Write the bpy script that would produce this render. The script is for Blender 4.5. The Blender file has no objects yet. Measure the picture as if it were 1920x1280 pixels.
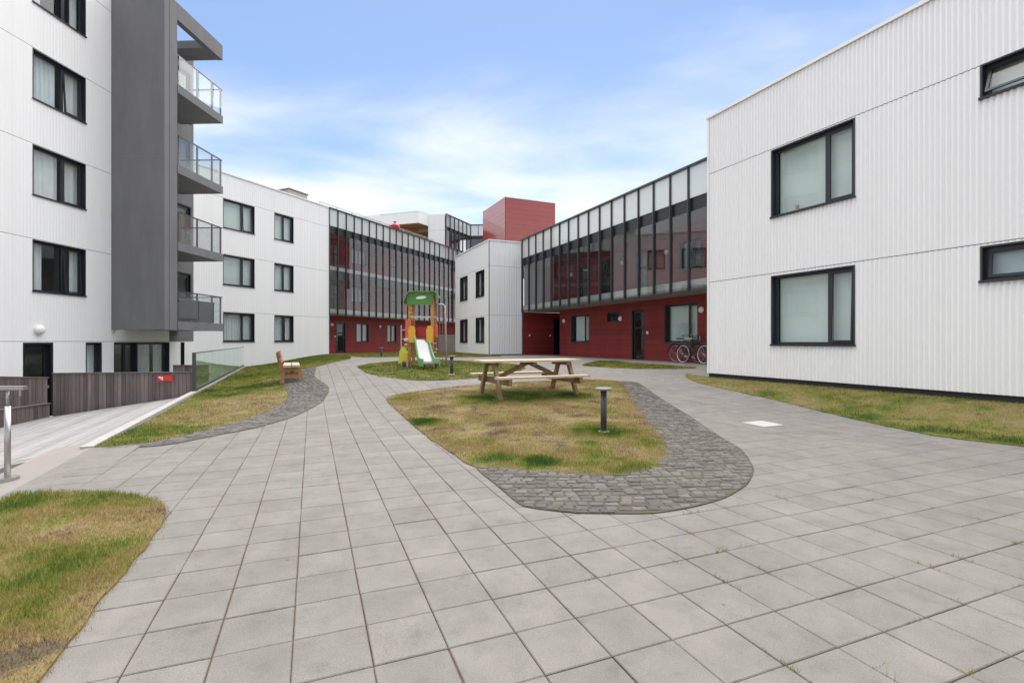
import bpy, bmesh, math, random
import numpy as np
from mathutils import Vector, Matrix
from mathutils.geometry import delaunay_2d_cdt
from mathutils import noise as mnoise

random.seed(7); RNG = np.random.default_rng(7)
sc = bpy.context.scene
COL = sc.collection

# ------------------------------------------------------------------ camera
EYE = 1.27
cam = bpy.data.cameras.new('camera'); camo = bpy.data.objects.new('camera', cam); COL.objects.link(camo)
cam.sensor_width = 36.0; cam.lens = 36.0 * 930 / 1920; cam.clip_start = 0.05; cam.clip_end = 4000
camo.location = (0, 0, EYE); camo.rotation_euler = (math.radians(90), 0, 0)
sc.camera = camo

# ------------------------------------------------------------------ sky, sun, exposure
SUN_EL = math.radians(74); SUN_AZ = math.radians(8)       # azimuth clockwise from +Y
world = bpy.data.worlds.new('World'); sc.world = world; world.use_nodes = True
nt = world.node_tree; N = nt.nodes; L = nt.links; N.clear()
def nd(t, **k):
    n = N.new(t)
    for a, b in k.items(): setattr(n, a, b)
    return n
sky = nd('ShaderNodeTexSky', sky_type='NISHITA'); sky.sun_disc = False
sky.sun_elevation = SUN_EL; sky.sun_rotation = SUN_AZ; sky.air_density = 1.0; sky.dust_density = 0.6; sky.ozone_density = 1.2
bg = nd('ShaderNodeBackground'); bg.inputs['Strength'].default_value = 0.138
out = nd('ShaderNodeOutputWorld')
tc = nd('ShaderNodeTexCoord'); sep = nd('ShaderNodeSeparateXYZ'); L.new(tc.outputs['Generated'], sep.inputs[0])
def math_(op, a, b=None, clamp=False):
    m = nd('ShaderNodeMath', operation=op); m.use_clamp = clamp
    for i, v in enumerate((a, b)):
        if v is None: continue
        if isinstance(v, (int, float)): m.inputs[i].default_value = v
        else: L.new(v, m.inputs[i])
    return m.outputs[0]
zz = math_('MAXIMUM', sep.outputs['Z'], 0.0)
den = math_('ADD', zz, 0.16)
cmb = nd('ShaderNodeCombineXYZ')
L.new(math_('DIVIDE', sep.outputs['X'], den), cmb.inputs[0]); L.new(math_('DIVIDE', sep.outputs['Y'], den), cmb.inputs[1])
mp = nd('ShaderNodeMapping'); mp.inputs['Scale'].default_value = (0.55, 1.0, 1.0); mp.inputs['Rotation'].default_value = (0, 0, 0.35)
mp.inputs['Location'].default_value = (3.1, 0.65, 0)
L.new(cmb.outputs[0], mp.inputs[0])
nz = nd('ShaderNodeTexNoise'); nz.inputs['Scale'].default_value = 1.15; nz.inputs['Detail'].default_value = 12; nz.inputs['Roughness'].default_value = 0.53; nz.inputs['Distortion'].default_value = 0.25
L.new(mp.outputs[0], nz.inputs['Vector'])
# cover grows towards the horizon as one looks through more of the thin cloud layer
cover = nd('ShaderNodeMapRange'); cover.inputs[1].default_value = 0.06; cover.inputs[2].default_value = 0.62
cover.inputs[3].default_value = 0.46; cover.inputs[4].default_value = -0.29
L.new(zz, cover.inputs[0])
den2 = math_('ADD', nz.outputs['Fac'], cover.outputs[0])
rmp = nd('ShaderNodeMapRange'); rmp.interpolation_type = 'SMOOTHSTEP'
rmp.inputs[1].default_value = 0.42; rmp.inputs[2].default_value = 0.80; rmp.inputs[3].default_value = 0.0; rmp.inputs[4].default_value = 0.92
L.new(den2, rmp.inputs[0])
mixc = nd('ShaderNodeMix', data_type='RGBA'); mixc.inputs['B'].default_value = (6.5, 6.4, 6.3, 1)
L.new(rmp.outputs[0], mixc.inputs['Factor']); L.new(sky.outputs[0], mixc.inputs['A'])
L.new(mixc.outputs['Result'], bg.inputs['Color']); L.new(bg.outputs[0], out.inputs['Surface'])

sun = bpy.data.lights.new('sun', 'SUN'); sun.energy = 4.7; sun.angle = math.radians(108); sun.color = (1.0, 0.92, 0.80)
suno = bpy.data.objects.new('sun', sun); COL.objects.link(suno)
sd = Vector((math.sin(SUN_AZ) * math.cos(SUN_EL), math.cos(SUN_AZ) * math.cos(SUN_EL), math.sin(SUN_EL)))
suno.rotation_euler = sd.to_track_quat('Z', 'Y').to_euler(); suno.location = (20, -10, 40)

vs = sc.view_settings; vs.view_transform = 'Standard'; vs.look = 'None'; vs.exposure = 0.52; vs.gamma = 1.0; vs.use_curve_mapping = False
sc.cycles.max_bounces = 10; sc.cycles.transparent_max_bounces = 24; sc.cycles.use_denoising = True
sc.cycles.sample_clamp_indirect = 8

# ------------------------------------------------------------------ materials
MATS = {}
def mat(name, col, rough=0.6, metal=0.0, var=0.0, vscale=3.0, spec=0.5, bump=0.0, bscale=40.0, col2=None, streak=None, rnd=0.0, coat=0.0):
    m = bpy.data.materials.new(name); m.use_nodes = True; t = m.node_tree; b = t.nodes['Principled BSDF']
    b.inputs['Roughness'].default_value = rough; b.inputs['Metallic'].default_value = metal
    b.inputs['Specular IOR Level'].default_value = spec; b.inputs['Coat Weight'].default_value = coat
    c = (*col, 1); b.inputs['Base Color'].default_value = c
    src = None
    geo = t.nodes.new('ShaderNodeNewGeometry')
    if var or col2:
        mp_ = t.nodes.new('ShaderNodeMapping'); t.links.new(geo.outputs['Position'], mp_.inputs[0])
        if streak: mp_.inputs['Scale'].default_value = streak
        n = t.nodes.new('ShaderNodeTexNoise'); n.inputs['Scale'].default_value = vscale; n.inputs['Detail'].default_value = 6; n.inputs['Roughness'].default_value = .62
        t.links.new(mp_.outputs[0], n.inputs['Vector'])
        r = t.nodes.new('ShaderNodeMapRange'); r.inputs[1].default_value = .3; r.inputs[2].default_value = .7
        t.links.new(n.outputs['Fac'], r.inputs[0])
        mx = t.nodes.new('ShaderNodeMix'); mx.data_type = 'RGBA'; t.links.new(r.outputs[0], mx.inputs['Factor'])
        c2 = col2 if col2 else tuple(v * (1 + var) for v in col)
        c1 = col if col2 else tuple(v * (1 - var) for v in col)
        mx.inputs['A'].default_value = (*c1, 1); mx.inputs['B'].default_value = (*c2, 1)
        src = mx.outputs['Result']
    if rnd:
        oi = t.nodes.new('ShaderNodeObjectInfo'); ad = t.nodes.new('ShaderNodeMath'); ad.operation = 'ADD'
        t.links.new(oi.outputs['Random'], ad.inputs[0]); t.links.new(geo.outputs['Random Per Island'], ad.inputs[1])
        fr = t.nodes.new('ShaderNodeMath'); fr.operation = 'FRACT'; t.links.new(ad.outputs[0], fr.inputs[0])
        mr = t.nodes.new('ShaderNodeMapRange'); mr.inputs[3].default_value = 1 - rnd; mr.inputs[4].default_value = 1 + rnd
        t.links.new(fr.outputs[0], mr.inputs[0])
        hs = t.nodes.new('ShaderNodeHueSaturation'); t.links.new(mr.outputs[0], hs.inputs['Value'])
        if src: t.links.new(src, hs.inputs['Color'])
        else: hs.inputs['Color'].default_value = c
        src = hs.outputs[0]
    if src: t.links.new(src, b.inputs['Base Color'])
    if bump:
        n = t.nodes.new('ShaderNodeTexNoise'); n.inputs['Scale'].default_value = bscale; n.inputs['Detail'].default_value = 5
        t.links.new(geo.outputs['Position'], n.inputs['Vector'])
        bp = t.nodes.new('ShaderNodeBump'); bp.inputs['Strength'].default_value = bump; bp.inputs['Distance'].default_value = .01
        t.links.new(n.outputs['Fac'], bp.inputs['Height']); t.links.new(bp.outputs[0], b.inputs['Normal'])
    MATS[name] = m
    return m
def glass_mat(name, tint, ior=1.5, gain=1.0, white=0.0, wcol=(.8, .85, .85)):
    """thin clear pane: see-through with Fresnel mirror, optionally a pale frit/frost share"""
    m = bpy.data.materials.new(name); m.use_nodes = True; t = m.node_tree; t.nodes.clear()
    o = t.nodes.new('ShaderNodeOutputMaterial'); tr = t.nodes.new('ShaderNodeBsdfTransparent'); tr.inputs[0].default_value = (*tint, 1)
    gl = t.nodes.new('ShaderNodeBsdfGlossy'); gl.inputs['Roughness'].default_value = .02; gl.inputs[0].default_value = (.95, .97, 1, 1)
    fr = t.nodes.new('ShaderNodeFresnel'); fr.inputs[0].default_value = ior
    mu = t.nodes.new('ShaderNodeMath'); mu.operation = 'MULTIPLY'; mu.inputs[1].default_value = gain; mu.use_clamp = True
    gg = t.nodes.new('ShaderNodeNewGeometry');
    mxz = t.nodes.new('ShaderNodeMath'); mxz.operation = 'MULTIPLY'; nb0 = t.nodes.new('ShaderNodeMath'); nb0.operation = 'SUBTRACT'; nb0.inputs[0].default_value = 1.0; t.links.new(gg.outputs['Backfacing'], nb0.inputs[1])
    t.links.new(fr.outputs[0], mxz.inputs[0]); t.links.new(nb0.outputs[0], mxz.inputs[1]); t.links.new(mxz.outputs[0], mu.inputs[0])
    base = tr.outputs[0]
    if white:
        df = t.nodes.new('ShaderNodeBsdfDiffuse'); df.inputs[0].default_value = (*wcol, 1)
        tl = t.nodes.new('ShaderNodeBsdfTranslucent'); tl.inputs[0].default_value = (*wcol, 1)
        m0 = t.nodes.new('ShaderNodeMixShader'); m0.inputs[0].default_value = .5
        t.links.new(df.outputs[0], m0.inputs[1]); t.links.new(tl.outputs[0], m0.inputs[2])
        m1 = t.nodes.new('ShaderNodeMixShader'); m1.inputs[0].default_value = white
        t.links.new(tr.outputs[0], m1.inputs[1]); t.links.new(m0.outputs[0], m1.inputs[2]); base = m1.outputs[0]
    m2 = t.nodes.new('ShaderNodeMixShader'); t.links.new(mu.outputs[0], m2.inputs[0]); t.links.new(base, m2.inputs[1]); t.links.new(gl.outputs[0], m2.inputs[2])
    t.links.new(m2.outputs[0], o.inputs[0]); MATS[name] = m
    return m

mat('white_metal', (.865, .865, .855), .42, var=.022, vscale=2.4, streak=(1, 1, .07))
mat('white_trim', (.85, .85, .84), .45)
mat('dark_backing', (.03, .03, .032), .8)
mat('window_black', (.022, .026, .032), .38)
mat('mullion_grey', (.045, .05, .052), .4)
mat('concrete_grey', (.16, .16, .168), .75, var=.11, vscale=1.6, streak=(1.6, 1.6, .35), bump=.2, bscale=25)
mat('slab_grey', (.20, .20, .205), .7, var=.1, vscale=2)
mat('soffit', (.30, .28, .235), .8, var=.06)
mat('pale_curb', (.55, .57, .54), .6, var=.05)
mat('red_board', (.25, .032, .027), .55, spec=.3, var=.14, vscale=1.1, streak=(1, 1, .3), rnd=.10)
mat('red_panel', (.34, .05, .045), .16, var=.06, vscale=.8, rnd=.03, spec=.6, coat=.7)
mat('red_joint', (.05, .01, .01), .8)
mat('door_black', (.012, .016, .017), .35)
mat('room_grey', (.34, .34, .33), .8)
mat('ceiling_white', (.62, .62, .6), .8)
mat('curtain', (.80, .80, .80), .9, var=.05)
mat('blind', (.70, .76, .74), .8, var=.03)
mat('lamp_white', (.85, .84, .80), .3)
mat('stainless', (.46, .44, .42), .38, metal=1.0)
mat('paving', (.184, .173, .158), .85, var=.13, vscale=3.4, rnd=.06, bump=.3, bscale=170)
def paving_extra(m):
    t = m.node_tree; b = t.nodes['Principled BSDF']; lk = b.inputs['Base Color'].links[0]; src = lk.from_socket
    geo = t.nodes.new('ShaderNodeNewGeometry'); cur = src
    for sc_, lo, hi, amt, det in ((210.0, .42, .62, .20, 2), (1.1, .35, .68, .10, 5), (9.0, .52, .74, .13, 6)):
        n = t.nodes.new('ShaderNodeTexNoise'); n.inputs['Scale'].default_value = sc_; n.inputs['Detail'].default_value = det; n.inputs['Roughness'].default_value = .65
        t.links.new(geo.outputs['Position'], n.inputs['Vector'])
        r = t.nodes.new('ShaderNodeMapRange'); r.inputs[1].default_value = lo; r.inputs[2].default_value = hi; r.inputs[3].default_value = 1 + amt * .5; r.inputs[4].default_value = 1 - amt
        t.links.new(n.outputs['Fac'], r.inputs[0]); h = t.nodes.new('ShaderNodeHueSaturation'); t.links.new(cur, h.inputs['Color']); t.links.new(r.outputs[0], h.inputs['Value']); cur = h.outputs[0]
    v = t.nodes.new('ShaderNodeTexVoronoi'); v.inputs['Scale'].default_value = 2.6; t.links.new(geo.outputs['Position'], v.inputs['Vector'])
    r = t.nodes.new('ShaderNodeMapRange'); r.inputs[1].default_value = .02; r.inputs[2].default_value = .034; r.inputs[3].default_value = .55; r.inputs[4].default_value = 1.0
    t.links.new(v.outputs['Distance'], r.inputs[0]); h = t.nodes.new('ShaderNodeHueSaturation'); t.links.new(cur, h.inputs['Color']); t.links.new(r.outputs[0], h.inputs['Value'])
    t.links.new(h.outputs[0], b.inputs['Base Color'])
paving_extra(MATS['paving'])
mat('joint_soil', (.15, .082, .056), .95, var=.45, vscale=2.0)
mat('asphalt_ground', (.17, .15, .12), .95, var=.2, vscale=.6)
mat('cobble', (.102, .092, .083), .8, var=.2, vscale=9, rnd=.32, bump=.35, bscale=60)
mat('cobble_bed', (.085, .074, .056), .95, var=.4, vscale=8, col2=(.075, .075, .03))
mat('edge_concrete', (.26, .233, .218), .8, var=.07, vscale=3, bump=.15, bscale=90)
mat('curb_white', (.38, .37, .355), .75, var=.06, vscale=3)
mat('deck_wood', (.30, .295, .285), .8, var=.11, vscale=2.5, streak=(1.5, .8, 1), rnd=.13, bump=.2, bscale=60)
mat('fence_wood', (.15, .12, .108), .8, var=.25, vscale=2.5, streak=(6, 6, .5), rnd=.36, bump=.2, bscale=50)
mat('mat_dark', (.06, .05, .045), .9, var=.2, vscale=30)
mat('wood_new', (.50, .415, .285), .7, var=.16, vscale=3.2, streak=(2, 2, 1), rnd=.08, bump=.12, bscale=70)
mat('wood_brown', (.245, .16, .085), .72, var=.2, vscale=4, rnd=.1, bump=.12, bscale=70)
mat('wood_orange', (.36, .19, .085), .7, var=.2, vscale=5, rnd=.1, bump=.12, bscale=70)
mat('play_wood', (.50, .26, .09), .6, var=.15, vscale=5)
mat('play_green', (.085, .25, .045), .45, var=.05)
mat('slide_green', (.16, .40, .15), .4)
mat('play_red', (.50, .03, .035), .4)
mat('play_orange', (.72, .12, .06), .45)
mat('play_yellow', (.75, .40, .03), .45)
mat('play_lime', (.55, .58, .06), .45)
mat('slide_steel', (.36, .36, .38), .4, metal=1.0)
mat('rope', (.28, .2, .16), .9)
mat('pale_pole', (.55, .48, .46), .6)
mat('bollard_metal', (.045, .045, .05), .5, var=.15, vscale=12)
mat('bollard_cap', (.20, .20, .205), .55)
mat('white_cover', (.44, .43, .42), .7, var=.04, vscale=6)
mat('sign_red', (.58, .02, .02), .45)
mat('sign_white', (.85, .8, .78), .5)
mat('timber_tan', (.36, .19, .085), .6, var=.2, vscale=2.5, streak=(1, 1, 6))
mat('grill_red', (.42, .018, .03), .25)
mat('black_rubber', (.015, .015, .016), .7)
mat('bike_black', (.012, .013, .014), .35)
mat('bike_pale', (.62, .58, .55), .35, metal=.3)
mat('bike_red', (.25, .02, .02), .35)
mat('saddle_tan', (.45, .33, .22), .6)
mat('terracotta', (.5, .36, .22), .8)
mat('leaf_green', (.05, .11, .03), .7)
mat('shale', (.5, .46, .4), .9, var=.1, vscale=20)
glass_mat('glass_clear', (.86, .90, .89), 1.5, 1.0)
glass_mat('glass_window', (.93, .955, .945), 1.52, 1.3)
glass_mat('glass_facade', (.85, .86, .86), 1.5, 1.9)
glass_mat('glass_parapet', (.86, .88, .88), 1.5, 1.0, white=.62, wcol=(.66, .68, .67))
glass_mat('glass_rail', (.93, .955, .95), 1.5, 1.2, white=.10, wcol=(.75, .8, .8))
glass_mat('glass_green', (.80, .92, .85), 1.5, 1.3, white=.05, wcol=(.7, .85, .78))

def grass_mat(name, blade):
    m = bpy.data.materials.new(name); m.use_nodes = True; t = m.node_tree; b = t.nodes['Principled BSDF']
    b.inputs['Roughness'].default_value = .75; b.inputs['Specular IOR Level'].default_value = .25
    geo = t.nodes.new('ShaderNodeNewGeometry')
    at = t.nodes.new('ShaderNodeAttribute'); at.attribute_name = 'green'
    n = t.nodes.new('ShaderNodeTexNoise'); n.inputs['Scale'].default_value = 2.6; n.inputs['Detail'].default_value = 7; n.inputs['Roughness'].default_value = .68
    t.links.new(geo.outputs['Position'], n.inputs['Vector'])
    ri = t.nodes.new('ShaderNodeMath'); ri.operation = 'MULTIPLY_ADD'; ri.inputs[1].default_value = .30 if blade else 0.0; ri.inputs[2].default_value = -.15 if blade else 0.0
    t.links.new(geo.outputs['Random Per Island'], ri.inputs[0])
    s1 = t.nodes.new('ShaderNodeMath'); s1.operation = 'MULTIPLY_ADD'; s1.inputs[1].default_value = 2.1; s1.inputs[2].default_value = -1.05
    t.links.new(n.outputs['Fac'], s1.inputs[0])
    s2 = t.nodes.new('ShaderNodeMath'); s2.operation = 'ADD'; t.links.new(s1.outputs[0], s2.inputs[0]); t.links.new(at.outputs['Fac'], s2.inputs[1])
    s3 = t.nodes.new('ShaderNodeMath'); s3.operation = 'ADD'; t.links.new(s2.outputs[0], s3.inputs[0]); t.links.new(ri.outputs[0], s3.inputs[1])
    cr = t.nodes.new('ShaderNodeValToRGB'); e = cr.color_ramp.elements
    k = 1.0 if blade else .55
    e[0].position = 0.0; e[0].color = (.17 * k, .125 * k, .075 * k, 1)
    e[1].position = 1.0; e[1].color = (.05 * k, .105 * k, .014 * k, 1)
    for p, c in ((.22, (.365, .27, .115)), (.42, (.315, .265, .09)), (.62, (.215, .225, .036)), (.82, (.105, .165, .022))):
        q = e.new(p); q.color = (c[0] * k, c[1] * k, c[2] * k, 1)
    t.links.new(s3.outputs[0], cr.inputs[0]); t.links.new(cr.outputs[0], b.inputs['Base Color'])
    if blade:
        tl = t.nodes.new('ShaderNodeBsdfTranslucent'); t.links.new(cr.outputs[0], tl.inputs[0])
        ms = t.nodes.new('ShaderNodeMixShader'); ms.inputs[0].default_value = .3
        t.links.new(b.outputs[0], ms.inputs[1]); t.links.new(tl.outputs[0], ms.inputs[2])
        t.links.new(ms.outputs[0], t.nodes['Material Output'].inputs[0])
    MATS[name] = m
grass_mat('lawn', False); grass_mat('grass_blade', True)

# ------------------------------------------------------------------ object helpers
def world_inv(o):
    m = Matrix.Identity(4)
    while o is not None:
        m = o.matrix_basis @ m
        o = o.parent
    return m.inverted()
def mk(name, V, F, m, parent=None, smooth=False, label=None, cat=None, group=None, kind=None, loc=None):
    """one mesh object from WORLD coordinates; loc = its base (top-level things)"""
    me = bpy.data.meshes.new(name)
    o = bpy.data.objects.new(name, me); COL.objects.link(o)
    V = np.asarray(V, dtype=float).reshape(-1, 3)
    if parent is not None:
        inv = np.array(world_inv(parent)); V = V @ inv[:3, :3].T + inv[:3, 3]; o.parent = parent
    elif loc is not None:
        V = V - np.array(loc); o.location = loc
    me.from_pydata(V.tolist(), [], F); me.materials.append(MATS[m])
    if smooth: me.shade_smooth()
    me.update()
    tag(o, label, cat, group, kind)
    return o
def tag(o, label=None, cat=None, group=None, kind=None):
    if label: o['label'] = label
    if cat: o['category'] = cat
    if group: o['group'] = group
    if kind: o['kind'] = kind
    return o
def thing(name, loc, label, cat, rz=0.0, group=None):
    o = bpy.data.objects.new(name, None); COL.objects.link(o); o.location = loc; o.rotation_euler = (0, 0, rz); o.empty_display_size = .3
    return tag(o, label, cat, group)

class Fr:
    """wall frame: a along the wall, b outward, z up"""
    def __init__(s, P, e, n): s.P = np.array(P, float); s.e = np.array(e, float) / np.hypot(*e); s.n = np.array(n, float) / np.hypot(*n); s.flip = s.e[0] * s.n[1] - s.e[1] * s.n[0] < 0
    def p(s, a, b, z):
        q = s.P + s.e * a + s.n * b
        return (q[0], q[1], z)
    def sub(s, a, b): return Fr(s.P + s.e * a + s.n * b, s.e, s.n)

class B:
    """mesh collector"""
    def __init__(s): s.V = []; s.F = []
    def quad(s, *p): k = len(s.V); s.V += list(p); s.F.append(tuple(range(k, k + len(p))))
    def hexa(s, c, flip=False):
        k = len(s.V); s.V += [tuple(q) for q in c]
        for f in ((0, 3, 2, 1), (4, 5, 6, 7), (0, 1, 5, 4), (1, 2, 6, 5), (2, 3, 7, 6), (3, 0, 4, 7)):
            f = f[::-1] if flip else f
            s.F.append(tuple(k + i for i in f))
        return s
    def box(s, fr, a0, a1, b0, b1, z0, z1):
        c = [fr.p(a, b, z) for z in (z0, z1) for a, b in ((a0, b0), (a1, b0), (a1, b1), (a0, b1))]
        return s.hexa(c, fr.flip)
    def wbox(s, x0, x1, y0, y1, z0, z1): return s.box(WF, x0, x1, y0, y1, z0, z1)
    def bar(s, p0, p1, w, h, up=(0, 0, 1)):
        """rectangular bar from p0 to p1, w across, h along up"""
        p0 = Vector(p0); p1 = Vector(p1); d = (p1 - p0).normalized(); u = Vector(up)
        if abs(d.dot(u)) > .98: u = Vector((1, 0, 0)) if abs(d.x) < .9 else Vector((0, 1, 0))
        x = d.cross(u).normalized(); u = x.cross(d).normalized(); x *= w / 2; u *= h / 2
        c = [q + sx * x + su * u for q in (p0, p1) for sx, su in ((-1, -1), (1, -1), (1, 1), (-1, 1))]
        return s.hexa(c)
    def tube(s, pts, r, n=10, close=False, caps=True):
        pts = [Vector(p) for p in pts]; m = len(pts); k = len(s.V)
        rs = r if hasattr(r, '__len__') else [r] * m
        prev = None
        for i, p in enumerate(pts):
            if close: d = pts[(i + 1) % m] - pts[i - 1]
            else: d = pts[min(i + 1, m - 1)] - pts[max(i - 1, 0)]
            d.normalize()
            if prev is None:
                u = Vector((0, 0, 1)) if abs(d.z) < .9 else Vector((1, 0, 0))
            else: u = prev
            x = d.cross(u)
            if x.length < 1e-5: x = d.orthogonal()
            x.normalize(); u = x.cross(d).normalized(); prev = u
            for j in range(n):
                t = 2 * math.pi * j / n; s.V.append(tuple(p + rs[i] * (math.cos(t) * x + math.sin(t) * u)))
        for i in range(m if close else m - 1):
            for j in range(n):
                a = k + i * n + j; b_ = k + i * n + (j + 1) % n; c = k + ((i + 1) % m) * n + (j + 1) % n; d_ = k + ((i + 1) % m) * n + j
                s.F.append((a, b_, c, d_))
        if caps and not close:
            s.F.append(tuple(k + j for j in range(n))[::-1]); s.F.append(tuple(k + (m - 1) * n + j for j in range(n)))
        return s
    def lathe(s, c, prof, n=20, axis=None):
        """revolve (r, h) profile round an axis (default z) at c"""
        c = Vector(c); ax = Vector(axis or (0, 0, 1)).normalized(); x = ax.orthogonal().normalized(); y = ax.cross(x); k = len(s.V)
        for r, h in prof:
            for j in range(n):
                t = 2 * math.pi * j / n; s.V.append(tuple(c + ax * h + (x * math.cos(t) + y * math.sin(t)) * r))
        for i in range(len(prof) - 1):
            for j in range(n):
                s.F.append((k + i * n + j, k + i * n + (j + 1) % n, k + (i + 1) * n + (j + 1) % n, k + (i + 1) * n + j))
        s.F.append(tuple(k + j for j in range(n))[::-1]); s.F.append(tuple(k + (len(prof) - 1) * n + j for j in range(n)))
        return s
    def prism(s, poly, off):
        """extrude a closed 3D polygon by the vector off"""
        k = len(s.V); n = len(poly); o = Vector(off)
        s.V += [tuple(p) for p in poly] + [tuple(Vector(p) + o) for p in poly]
        s.F.append(tuple(range(k, k + n))[::-1]); s.F.append(tuple(range(k + n, k + 2 * n)))
        for i in range(n): s.F.append((k + i, k + (i + 1) % n, k + n + (i + 1) % n, k + n + i))
        return s
    def mk(s, name, m, parent=None, **k): return mk(name, s.V, s.F, m, parent, **k)
WF = Fr((0, 0), (1, 0), (0, 1))

def box(name, fr, a0, a1, b0, b1, z0, z1, m, parent, **k): return B().box(fr, a0, a1, b0, b1, z0, z1).mk(name, m, parent, **k)

# ------------------------------------------------------------------ the lie of the land
def ss(a, b, t):
    t = np.clip((t - a) / (b - a), 0, 1); return t * t * (3 - 2 * t)
def Uf(x, y): return (x + 8.06) * .913 + (y - 12.7) * .407          # distance from the deck edge
def Vf(x, y): return -((x - 5.34) * .913 + (y - 13.5) * .407)       # distance from the right-hand house wall
def zg(x, y):
    x = np.asarray(x, float); y = np.asarray(y, float)
    b = .45 * ss(7, 18, y)
    z = np.where(y > 4, -.06 + (b + .06) * ss(0., 4.5, Uf(x, y)), b)
    z = np.where(y <= 9, z * ss(4, 9, y), z)
    z = np.where(y < 16, z + np.maximum(.29 - z, 0) * (1 - ss(.2, 1.9, Vf(x, y))), z)
    return z
def G(x, y): return float(zg(x, y))

AX = np.array((-.407, .913)); AX /= np.hypot(*AX)       # direction the right wing recedes in
PX = np.array((.913, .407)); PX /= np.hypot(*PX)

def spline(P, k=4):
    P = np.array(P, float); n = len(P); o = []
    for i in range(n):
        a, b, c, d = P[i - 1], P[i], P[(i + 1) % n], P[(i + 2) % n]
        ln = np.hypot(*(c - b))
        kk = k if ln > .25 else 2
        for j in range(kk):
            t = j / kk
            o.append(.5 * (2 * b + (c - a) * t + (2 * a - 5 * b + 4 * c - d) * t * t + (3 * b - a - 3 * c + d) * t ** 3) * .55 + .45 * (b + (c - b) * t))
    return np.array(o)
def inside(P, x, y):
    x = np.asarray(x, float); y = np.asarray(y, float); r = np.zeros(x.shape, bool); n = len(P)
    for i in range(n):
        (x0, y0), (x1, y1) = P[i - 1], P[i]
        if y0 == y1: continue
        c = ((y0 > y) != (y1 > y)) & (x < (x1 - x0) * (y - y0) / (y1 - y0) + x0)
        r ^= c
    return r
RAW = dict(
 A=[(-5.02, 6.0), (-6.10, 8.41), (-7.50, 11.56), (-8.55, 13.95), (-11.0, 19.45), (-13.35, 24.75), (-13.95, 26.2), (-13.22, 27.8), (-11.66, 31.2), (-10.2, 30.2), (-8.2, 25.2), (-7.43, 22.45), (-7.19, 18.82), (-7.6, 17.9), (-7.3, 16.4), (-6.33, 13.68), (-5.16, 11.43), (-4.73, 10.23), (-4.47, 8.67), (-4.49, 7.52), (-4.51, 6.93), (-4.64, 6.35)],
 CA=[(-7.3, 18.5), (-5.92, 14.87), (-4.6, 12.41), (-4.23, 11.44), (-3.85, 10.0), (-3.73, 8.56), (-3.85, 7.47), (-4.08, 6.83), (-4.25, 6.27), (-4.44, 6.07), (-4.97, 5.94), (-4.64, 6.35), (-4.51, 6.93), (-4.49, 7.52), (-4.47, 8.67), (-4.73, 10.23), (-5.16, 11.43), (-6.33, 13.68), (-7.3, 16.4)],
 B=[(-2.59, 10.2), (-2.38, 10.85), (-1.51, 11.7), (-0.17, 12.48), (1.95, 13.07), (2.74, 12.67), (2.45, 9.97), (2.14, 7.79), (1.99, 6.64), (1.82, 5.79), (1.66, 5.32), (1.5, 5.01), (1.24, 4.79), (0.91, 4.65), (0.48, 4.72), (0.04, 4.86), (-0.36, 4.99), (-0.61, 5.47), (-1.03, 6.39), (-1.67, 7.95)],
 CB=[(2.70, 12.67), (3.18, 12.58), (3.13, 11.23), (3.04, 9.47), (2.97, 8.18), (2.78, 6.67), (2.71, 5.91), (2.58, 5.42), (2.42, 4.97), (2.29, 4.72), (2.07, 4.38), (1.73, 4.02), (1.4, 3.8), (1.06, 3.66), (0.83, 3.65), (0.49, 3.66), (0.09, 3.81), (-0.1, 4.28), (-0.36, 4.99), (0.04, 4.96), (0.48, 4.82), (0.91, 4.75), (1.24, 4.89), (1.44, 5.06), (1.58, 5.35), (1.74, 5.79), (1.91, 6.64), (2.06, 7.79), (2.37, 9.97)],
 C=[(-5.12, 16.46), (-4.29, 14.61), (-3.73, 13.83), (-3.15, 13.38), (-2.62, 12.97), (-2.17, 12.87), (-1.55, 13.07), (-0.8, 13.48), (0.0, 14.44), (0.43, 16.0), (0.0, 17.75), (-1.77, 20.3), (-3.14, 21.4), (-4.5, 20.6), (-5.02, 18.6), (-5.16, 17.3)],
 D=[(-10.6, 31.5), (-8.2, 26.2), (-6.87, 25.8), (-5.9, 26.3), (-3.81, 25.6), (-2.6, 25.6), (-0.6, 27.3), (-1.32, 29.55), (-4.0, 35.4), (-4.9, 40.0), (-8.2, 36.2)],
 E=[(2.43, 17.12), (3.37, 19.6), (4.08, 19.9), (4.56, 17.9), (5.13, 16.9), (5.95, 16.0), (5.33, 15.74), (4.04, 15.72), (3.36, 16.0), (2.7, 16.62)],
 F=[(4.69, 13.3), (5.0, 14.2), (5.36, 13.5), (6.15, 11.69), (6.95, 9.9), (8.0, 7.54), (10.2, 2.6), (9.2, 2.0), (6.16, 5.97), (5.69, 6.64), (5.58, 7.51), (5.46, 8.88), (5.21, 10.09), (5.02, 10.68), (4.6, 12.23)],
 G=[(-4.07, 3.94), (-3.99, 4.08), (-3.61, 4.18), (-3.19, 4.12), (-2.9, 3.98), (-2.65, 3.78), (-2.45, 3.48), (-2.24, 3.01), (-1.96, 2.3), (-1.77, 1.85), (-1.6, 1.4), (-1.55, .9), (-2.75, .9)])
POLY = {k: spline(v) for k, v in RAW.items()}
RAG = {}

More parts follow.
